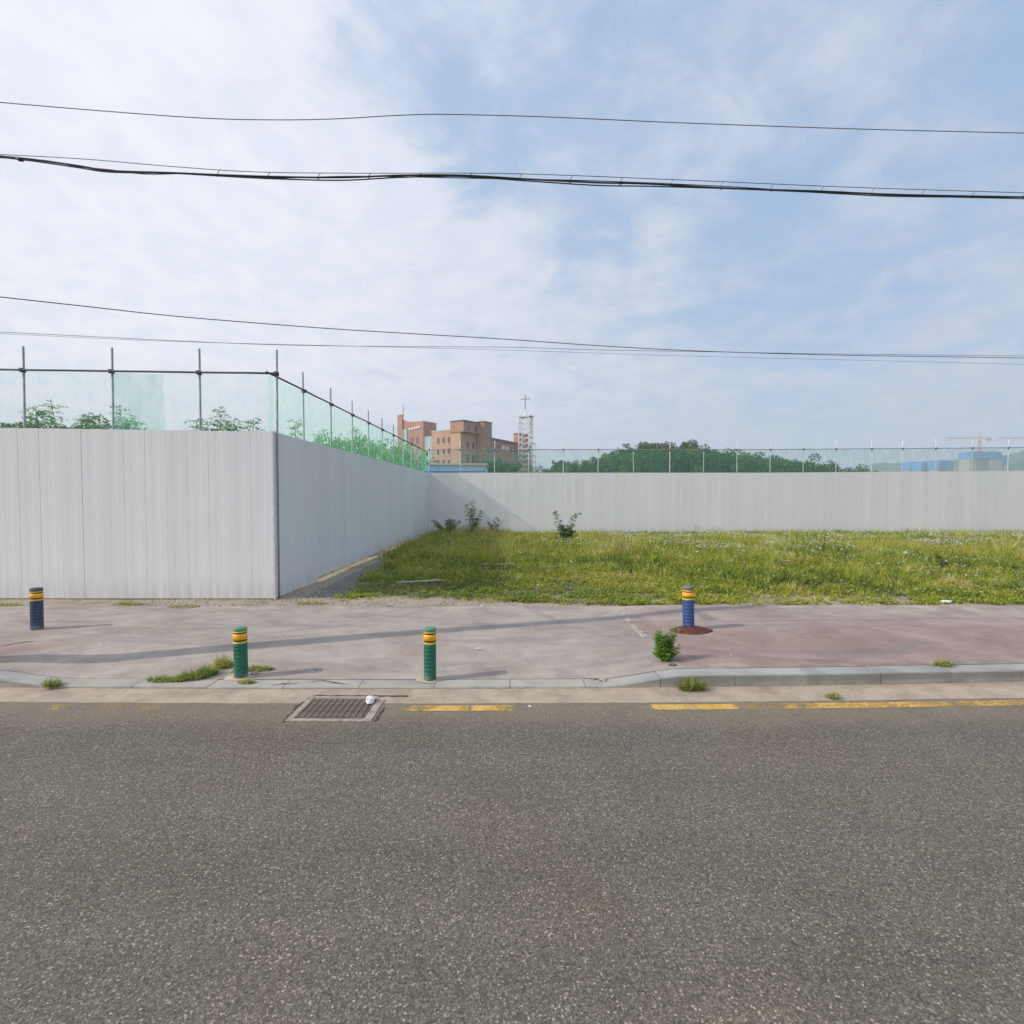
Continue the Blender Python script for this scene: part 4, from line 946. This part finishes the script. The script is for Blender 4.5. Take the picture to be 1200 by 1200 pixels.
BR1 = brick_mat('orange_brick', (.40, .20, .13), (.47, .25, .16)); BR2 = brick_mat('pale_brick', (.50, .31, .20), (.55, .35, .23)); GLS = plain('teal_glass', (.10, .23, .20), .2, .4, .2, 0, .6)
GL2 = plain('pale_green_glass', (.30, .52, .44), .15, .4, .3, 0, .6); WIN = plain('dark_window', (.07, .08, .09), .2, 1, .2, 0, .6); COPE = plain('pale_coping', (.55, .52, .50), .1, 2, .8); ROOF = plain('dark_roof', (.11, .11, .13), .15, .5, .8); WHT = plain('white_painted_steel', (.70, .70, .71), .08, 2, .5)
TH = R(35); U = Vector((math.cos(TH), -math.sin(TH), 0)); Vv = Vector((math.sin(TH), math.cos(TH), 0))
O0 = at_y(543.6, 500, 150); O0.z = 0
def loc_uv(u, v_): return O0 + U * u + Vv * v_
def solve(fn, target, lo, hi):
    for _ in range(60):
        mid = (lo + hi) / 2
        if fn(mid) < target: lo = mid
        else: hi = mid
    return (lo + hi) / 2
def u_at(px, v_): return solve(lambda u: to_px(loc_uv(u, v_))[0], px, -90, 90)
def v_at(px, u): return solve(lambda v_: to_px(loc_uv(u, v_))[0], px, -60, 150)
def z_at(py, u, v_):
    p = loc_uv(u, v_); return solve(lambda z: -to_px((p.x, p.y, z))[1], -py, -5, 90)
church = thing('brick_church', 'orange brick church with stepped blocks and slit windows, seen over the far fence', 'church', O0, -TH)
def win(par, u0, u1, v_, z0, z1, mat=WIN, face='f', sub_=True):
    m_ = MB()
    if face == 'f': m_.box(u0, u1, v_ - .05, v_ + .1, z0, z1)
    else: m_.box(v_ - .1, v_ + .05, u0, u1, z0, z1)
    o = m_.obj('window', mat, par)
    if sub_:
        s_ = MB()
        if face == 'f': s_.box(u0 - .12, u1 + .12, v_ - .16, v_ - .06, z0 - .25, z0 - .05)
        else: s_.box(v_ + .06, v_ + .16, u0 - .12, u1 + .12, z0 - .25, z0 - .05)
        s_.obj('sill', COPE, o)
    return o
def block(px0, px1, pxb, pyt, v0, mat=BR1, name='wall', z0=0, cope=True, extra=None):
    u0 = u_at(px0, v0); u1 = u_at(px1, v0); vb = v_at(pxb, u1); zt = z_at(pyt, u1, v0)
    m_ = MB(); m_.box(u0, u1, v0, vb, z0, zt); o = m_.obj(name, mat, church)
    if cope:
        c = MB(); c.box(u0 - .12, u1 + .12, v0 - .12, vb + .12, zt + .003, zt + .35); c.obj('coping', ROOF if mat is BR1 else COPE, o)
    return u0, u1, v0, vb, zt, o
# block A (left, with swept parapet)
vA = 14.0; uA0 = u_at(468.5, vA); uA1 = u_at(496.6, vA); vAb = v_at(512, uA1); zA = z_at(493.3, uA1, vA); zAl = z_at(488, uA0, vA)
up_ = [(uA0 + (uA1 - uA0) * i / 12, zA + (zAl - zA) * math.exp(-i / 2.6)) for i in range(13)]
v = []; f = []
for i, (u, z) in enumerate(up_): v += [(u, vA, 0), (u, vA, z), (u, vA + .8, 0), (u, vA + .8, z)]
for i in range(12):
    a = i * 4; f += [(a, a + 4, a + 5, a + 1), (a + 1, a + 5, a + 7, a + 3), (a + 3, a + 7, a + 6, a + 2)]
f += [(0, 1, 3, 2), (48, 50, 51, 49)]
wa = link('wall', mesh('wall', v, f, BR1), church)
m_ = MB(); m_.box(uA0, uA1, vA + .81, vAb, 0, zA); m_.obj('wall', BR1, church)
m_ = MB(); ua = u_at(472, vA - .5); m_.box(uA0 - .3, ua, vA - .6, vA - .01, 0, zAl + .4); m_.obj('pier', BR1, church)
m_ = MB(); m_.tube([(u_at(470.8, vA), vA + 1, zAl), (u_at(470.8, vA), vA + 1, zAl + 4.6)], [.22, .14], 6); m_.obj('mast', PALE, church)
m_ = MB(); m_.box(u_at(472.3, vA), u_at(478, vA), vA - .25, vA - .01, 2, z_at(504, uA0, vA)); cw = m_.obj('curtain_wall', GL2, church)
for k in range(9):
    m2 = MB(); zz = z_at(504, uA0, vA) - 1.4 * (k + .8); m2.box(u_at(472.3, vA), u_at(478, vA), vA - .32, vA - .26, zz, zz + .15); m2.obj('mullion', WHT, cw)
m_ = MB()
for k in range(5):
    a = 480.5 + k * 2.7; m_.box(u_at(a, vA), u_at(a + 1.9, vA), vA - .3, vA - .02, z_at(502.6 - k * .35, uA1, vA), z_at(500.2 - k * .35, uA1, vA))
m_.obj('sign_letters', WHT, church)
for r_ in range(3):
    for a in (481.5, 488.3): win(church, u_at(a, vA), u_at(a + 3.0, vA), vA, z_at(520 + r_ * 13, uA1, vA), z_at(512.5 + r_ * 13, uA1, vA))
# glazed link
ug0 = u_at(498, 10); ug1 = u_at(508, 10); m_ = MB(); m_.box(ug0, ug1, 10, 13.9, 0, z_at(511, ug1, 10)); lk = m_.obj('glazed_link', GL2, church)
for k in range(5):
    m2 = MB(); uu = ug0 + (ug1 - ug0) * (k + .5) / 5; m2.box(uu - .06, uu + .06, 9.9, 9.99, 1, z_at(511, ug1, 10)); m2.obj('mullion', WHT, lk)
# block B
uB = block(506.5, 528, 541, 504.2, 1.2, BR2)
for r_ in range(4):
    for a in (512.6, 519, 525.0):
        win(church, u_at(a, 1.2), u_at(a + 2.4, 1.2), 1.2, z_at(518.8 + r_ * 13.2, uB[1], 1.2), z_at(512.2 + r_ * 13.2, uB[1], 1.2))
# tower C
uC = block(528, 543.6, 566, 493.2, 0, BR1, z0=z_at(505.5, 0, 0))
uC2 = block(528.3, 540, 563, 505.7, .25, BR2, cope=False)
uD = block(559, 567, 576.5, 494.6, v_at(562, uC[1]) - 0, BR1)
# windows on the shaded side
for k in range(4): win(church, uC[2] + 2 + k * 3.2, uC[2] + 2.9 + k * 3.2, uC[1], uC[4] - 2.6, uC[4] - .9, WIN, 'r', False)
for k in range(5):
    for r_ in range(2): win(church, 3 + k * 2.6, 3.9 + k * 2.6, uC2[1], uC2[4] - 5.0 - r_ * 4, uC2[4] - 2.6 - r_ * 4, WIN, 'r', False)
for k in range(9):
    zz = uD[4] - 1.6 - k * 2.1; win(church, uD[2] + 1.6, uD[3] - .2, uD[1], zz - .9, zz + .2, GLS, 'r', False)
# nave wall E and small tower F
uE1 = uD[1] - 1.5; vE0 = uD[3] + .05; vE1 = v_at(622, uE1); zE0 = z_at(514.5, uE1, vE0); zE1 = z_at(522.5, uE1, v_at(612, uE1)); zE1 = min(zE0, zE1)
v = [(uE1 - 14, vE0, 0), (uE1, vE0, 0), (uE1, vE1, 0), (uE1 - 14, vE1, 0), (uE1 - 14, vE0, zE0), (uE1, vE0, zE0), (uE1, vE1, zE1), (uE1 - 14, vE1, zE1)]
nv = link('nave_wall', mesh('nave_wall', v, [(0, 1, 5, 4), (1, 2, 6, 5), (2, 3, 7, 6), (3, 0, 4, 7)], BR1), church)
rf = link('roof', mesh('roof', [(p_[0] + (0.5 if p_[0] > uE1 - 1 else -.5), p_[1], p_[2] + .01) for p_ in v[4:]] + [(p_[0] + (0.5 if p_[0] > uE1 - 1 else -.5), p_[1], p_[2] + .55) for p_ in v[4:]], [(0, 3, 2, 1), (4, 5, 6, 7), (0, 1, 5, 4), (1, 2, 6, 5), (2, 3, 7, 6), (3, 0, 4, 7)], ROOF), church)
nE = 11
for k in range(nE):
    t = (k + .3) / nE; va = vE0 + (vE1 - vE0) * t; zt = zE0 + (zE1 - zE0) * t; win(church, va, va + (vE1 - vE0) / nE * .62, uE1, zt - 2.6, zt - 1.2, WIN if k not in (3, 4) else WHT, 'r', False)
uF1 = uE1 + 1.2; vF = v_at(609, uF1); uF = block(602, 609, 619, 508.5, vF, BR1)
uF = uF
# steeple scaffold with cross
gp = at_y(615.5, 545, 168); gp.z = 0
st_ = thing('church_steeple', 'white lattice steeple tower with a thin cross on top, right of the church', 'steeple', gp, R(-20))
k_ = 168 / 600.0
def zpy(py): return at_y(615.5, py, 168).z
fr = MB(); hw = 1.7
zt = zpy(488)
for sx in (-1, 1):
    for sy in (-1, 1): fr.tube([(sx * hw, sy * hw, 0), (sx * hw, sy * hw, zt)], .16, 4)
z = 1.0; q = 0
while z < zt:
    for a, b_ in (((-1, -1), (1, -1)), ((1, -1), (1, 1)), ((1, 1), (-1, 1)), ((-1, 1), (-1, -1))):
        fr.tube([(a[0] * hw, a[1] * hw, z), (b_[0] * hw, b_[1] * hw, z)], .13, 4)
        fr.tube([(a[0] * hw, a[1] * hw, z), (b_[0] * hw, b_[1] * hw, min(zt, z + 1.7))], .08, 4)
    z += 1.7
fr.obj('lattice_tower', WHT, st_)
sf = MB(); 
for x_ in (2.3, 3.3): 
    for y_ in (-1, 1): sf.tube([(x_, y_, 0), (x_, y_, zt - .4 if x_ < 3 else zpy(519))], .07, 4)
z = 1.5
while z < zt - 1:
    x1 = 2.3 if z > zpy(519) else 3.3
    sf.tube([(1.5, -1, z), (x1, -1, z)], .06, 4); sf.tube([(1.5, 1, z), (x1, 1, z)], .06, 4); sf.tube([(x1, -1, z), (x1, 1, z)], .06, 4); sf.box(1.6, x1, -1, 1, z + .1, z + .2); z += 2.0
sf.obj('scaffold', PALE, st_)
m_ = MB(); m_.box(-1.9, 2.6, -1.7, 1.7, zt - .1, zt + .02); m_.obj('platform', PALE, st_)
m_ = MB(); m_.tube([(0, 0, zt), (0, 0, zpy(480))], [.7, .2], 4); m_.obj('spire', WHT, st_)
DCR = plain('cross_grey', (.25, .25, .27), .1, 4)
m_ = MB(); zc_ = zpy(467.5); m_.box(-.13, .13, -.13, .13, zpy(481), zpy(462.5)); m_.box(-1.65, 1.65, -.12, .12, zc_ - .15, zc_ + .12); m_.obj('cross', DCR, st_)

# low building with the blue roof behind the far fence
BLU = plain('blue_roof_sheet', (.06, .20, .42), .15, 2, .5); 
bp = at_y(502, 552, 62); bq = at_y(566, 552, 62); bld = thing('low_building', 'low shed with a bright blue roof behind the far corner of the fence', 'shed', (bp.x, 62, 0)); Lb = bq.x - bp.x; zb = at_y(520, 552.5, 62).z; zr = at_y(520, 544.8, 62).z
m_ = MB(); m_.box(-5, Lb, 0, 6, 0, zb); m_.obj('wall', COPE, bld)
for i in range(16):
    x0_ = -5 + (Lb + 5) * i / 16; x1_ = -5 + (Lb + 5) * (i + 1) / 16 - .03; hz = (zr - zb) * (1 - .45 * (i / 16))
    m_ = MB(); m_.add([(x0_, -.3, zb + .01), (x1_, -.3, zb + .01), (x1_, 3, zb + hz), (x0_, 3, zb + hz), (x0_, 6.3, zb + .01), (x1_, 6.3, zb + .01)], [(0, 1, 2, 3), (3, 2, 5, 4), (0, 3, 4), (1, 5, 2)]); m_.obj('roof_sheet', BLU, bld)
m_ = MB(); p = at_y(528, 549, 70); b5 = thing('long_building', 'long pale flat building between the blue roof and the church', 'building', (p.x - 3.5, 72, 0)); z5 = at_y(528, 544.8, 72).z
m_.box(0, 8.2, 0, 6, 0, z5); m_.obj('wall', COPE, b5); m2 = MB(); m2.box(-.2, 8.4, -.2, 6.2, z5 + .003, z5 + .2); m2.obj('roof', COPE, b5)

# ------------------------------------------------------------------ far right: hills, towers under construction, cranes
HILLM = leaf_mat('hill_woods', (.03, .055, .03), (.06, .09, .045), .02, 0)
HX = [1000, 1015, 1035, 1055, 1080, 1100, 1120, 1150, 1180, 1200, 1240, 1300]; HY = [552, 546, 542, 543, 545, 543, 539, 540, 533, 528, 524, 522]
def hill(Y, xs_, ys_, dep, lab, jit):
    v = []; n = 90; f = []
    for i in range(n + 1):
        px = xs_[0] + (xs_[-1] - xs_[0]) * i / n; py = float(np.interp(px, xs_, ys_)) - jit * .5 * (mn.noise((px * .15, Y, 0)) + .6 * mn.noise((px * .6, Y, 2)))
        top = at_y(px, py, Y)
        for j in range(9):
            t = j / 8; prof_ = math.sin(t * math.pi / 2) ** .8 if j < 8 else 1
            v.append((top.x * (1 - (1 - t) * .12), Y - dep * (1 - t), max(0, top.z) * prof_ + (4 * mn.noise((i * .5, j * .9, Y)) if 0 < j < 8 else 0)))
        v.append((top.x, Y + dep, 0))
    for i in range(n):
        for j in range(9): a = i * 10 + j; f.append((a, a + 10, a + 11, a + 1))
    o = link('hill', mesh('hill', v, f, HILLM, True)); tag(o, kind='structure', label=lab)
hill(1000, HX, HY, 160, 'hazy wooded hill on the right horizon', 1.2)
hill(800, [1175, 1190, 1210, 1240, 1300], [552, 541, 534, 531, 530], 90, 'nearer hazy hill at the right edge', 1.5)
BW = plain('blue_site_screen', (.10, .27, .62), .12, .08, .7, rnd=.08); BW2 = plain('deep_blue_screen', (.08, .22, .52), .12, .08, .7); CNC = plain('raw_concrete', (.42, .38, .33), .12, .1, .9); OPN = plain('dark_opening', (.06, .06, .06), .2, .1, .9)
def tower(px0, px1, pyt, pyb, Y, label, pale_ends=True):
    p0 = at_y(px0, pyt, Y); p1 = at_y(px1, pyt, Y); W = p1.x - p0.x; zt = p0.z; zb = at_y(px0, pyb, Y).z; t = thing('apartment_block', label, 'building', (p0.x, Y, 0), 0, 'apartment blocks under construction')
    n = 5; w_ = W / n
    for i in range(n):
        m_ = MB(); dz = (0, 1.2, .6, 1.4, .3)[i] * 1.0; m_.box(i * w_ + .15, (i + 1) * w_ - .15, -.8, 15, zb + .05, zt + dz - 1.0); m_.obj('screen', BW if i in (0, 3) else BW2, t)
    m_ = MB(); m_.box(0.3, W - .3, 0, 14, 0, zb); b0 = m_.obj('wall', CNC, t)
    fl = 3.0; z = zb - fl
    while z > 4:
        for i in range(n):
            if i in (1, 2) or (i == 4 and False) or not pale_ends:
                for jj in range(3):
                    m_ = MB(); m_.box(i * w_ + .6 + jj * w_ / 3, i * w_ + (jj + .72) * w_ / 3 + .4, -.06, .2, z + .3, z + 2.5); m_.obj('window', OPN, t)
        z -= fl
    return t
tower(1137, 1174, 529, 537.5, 560, 'concrete apartment block with blue screened top floors under the orange crane')
tower(1066, 1078, 541.5, 552, 640, 'small pale blue screened block at the left of the far blocks'); tower(1079, 1096, 541, 551.5, 620, 'middle blue screened block of the three low far ones'); tower(1099, 1117, 539.5, 551, 600, 'right blue screened block of the three low far ones')
tower(1170, 1181, 534, 544, 600, 'narrow blue screened block behind the tall concrete one')
ORG = plain('orange_crane_paint', (.62, .26, .12), .1, .5); CWT = plain('crane_ballast', (.30, .30, .30), .1, .5)
def crane(px, pyj, Y, jl, jr, label, top):
    p = at_y(px, pyj, Y); t = thing('tower_crane', label, 'crane', (p.x, Y, 0), 0, 'tower cranes'); zj = p.z; hw = .9; m_ = MB()
    for sx in (-1, 1):
        for sy in (-1, 1): m_.tube([(sx * hw, sy * hw, 0), (sx * hw, sy * hw, zj)], .28, 4)
    z = 2
    while z < zj: 
        for a, b_ in (((-1, -1), (1, -1)), ((1, -1), (1, 1)), ((1, 1), (-1, 1)), ((-1, 1), (-1, -1))): m_.tube([(a[0] * hw, a[1] * hw, z), (b_[0] * hw, b_[1] * hw, min(z + 2.4, zj))], .18, 3)
        z += 2.4
    m_.obj('mast', ORG, t)
    def truss(x0, x1, nm):
        q_ = MB(); n = max(4, int(abs(x1 - x0) / 2.5))
        for (yy_, zz_) in ((-.7, 0), (.7, 0), (0, 1.4)): q_.tube([(x0, yy_, zj + zz_), (x1, yy_, zj + zz_)], .18, 4)
        for i in range(n):
            a = x0 + (x1 - x0) * i / n; b_ = x0 + (x1 - x0) * (i + .5) / n; c = x0 + (x1 - x0) * (i + 1) / n
            for yy_ in (-.7, .7): q_.tube([(a, yy_, zj), (b_, 0, zj + 1.4), (c, yy_, zj)], .10, 3)
        q_.obj(nm, ORG, t)
    truss(1, -jl, 'jib'); truss(1, jr, 'counter_jib')
    m_ = MB(); m_.tube([(0, 0, zj), (.0, 0, zj + top)], [.9, .3], 4); m_.obj('apex', ORG, t)
    m_ = MB(); m_.tube([(0, 0, zj + top), (-jl * .6, 0, zj + 1.4)], .10, 3); m_.tube([(0, 0, zj + top), (jr * .85, 0, zj + 1.4)], .10, 3); m_.obj('tie_rods', CWT, t)
    m_ = MB(); m_.box(jr - 4, jr - .5, -1, 1, zj - 2.2, zj - .2); m_.obj('counterweight', CWT, t)
    m_ = MB(); m_.box(-2.4, -.9, -2.4, -1, zj - 2.4, zj - .2); m_.obj('cab', WHT, t)
crane(1148, 514, 575, 36, 13, 'orange tower crane above the tall concrete block', 7); crane(1222, 514, 700, 62, 12, 'second crane whose jib reaches in from the right edge', 6)

# ------------------------------------------------------------------ haze
m = bpy.data.materials.new('haze'); m.use_nodes = True; nt = m.node_tree; nt.nodes.clear()
pv = N('ShaderNodeVolumePrincipled'); pv.inputs['Color'].default_value = (.86, .93, 1, 1); pv.inputs['Density'].default_value = .00075; pv.inputs['Anisotropy'].default_value = .1
mo = N('ShaderNodeOutputMaterial'); L(pv.outputs[0], mo.inputs['Volume'])
g = MB(); g.box(-S - 20, S + 20, -S - 20, S + 20, -1.1, 130); o = g.obj('haze', m); tag(o, kind='stuff', label='pale thin haze filling the air')
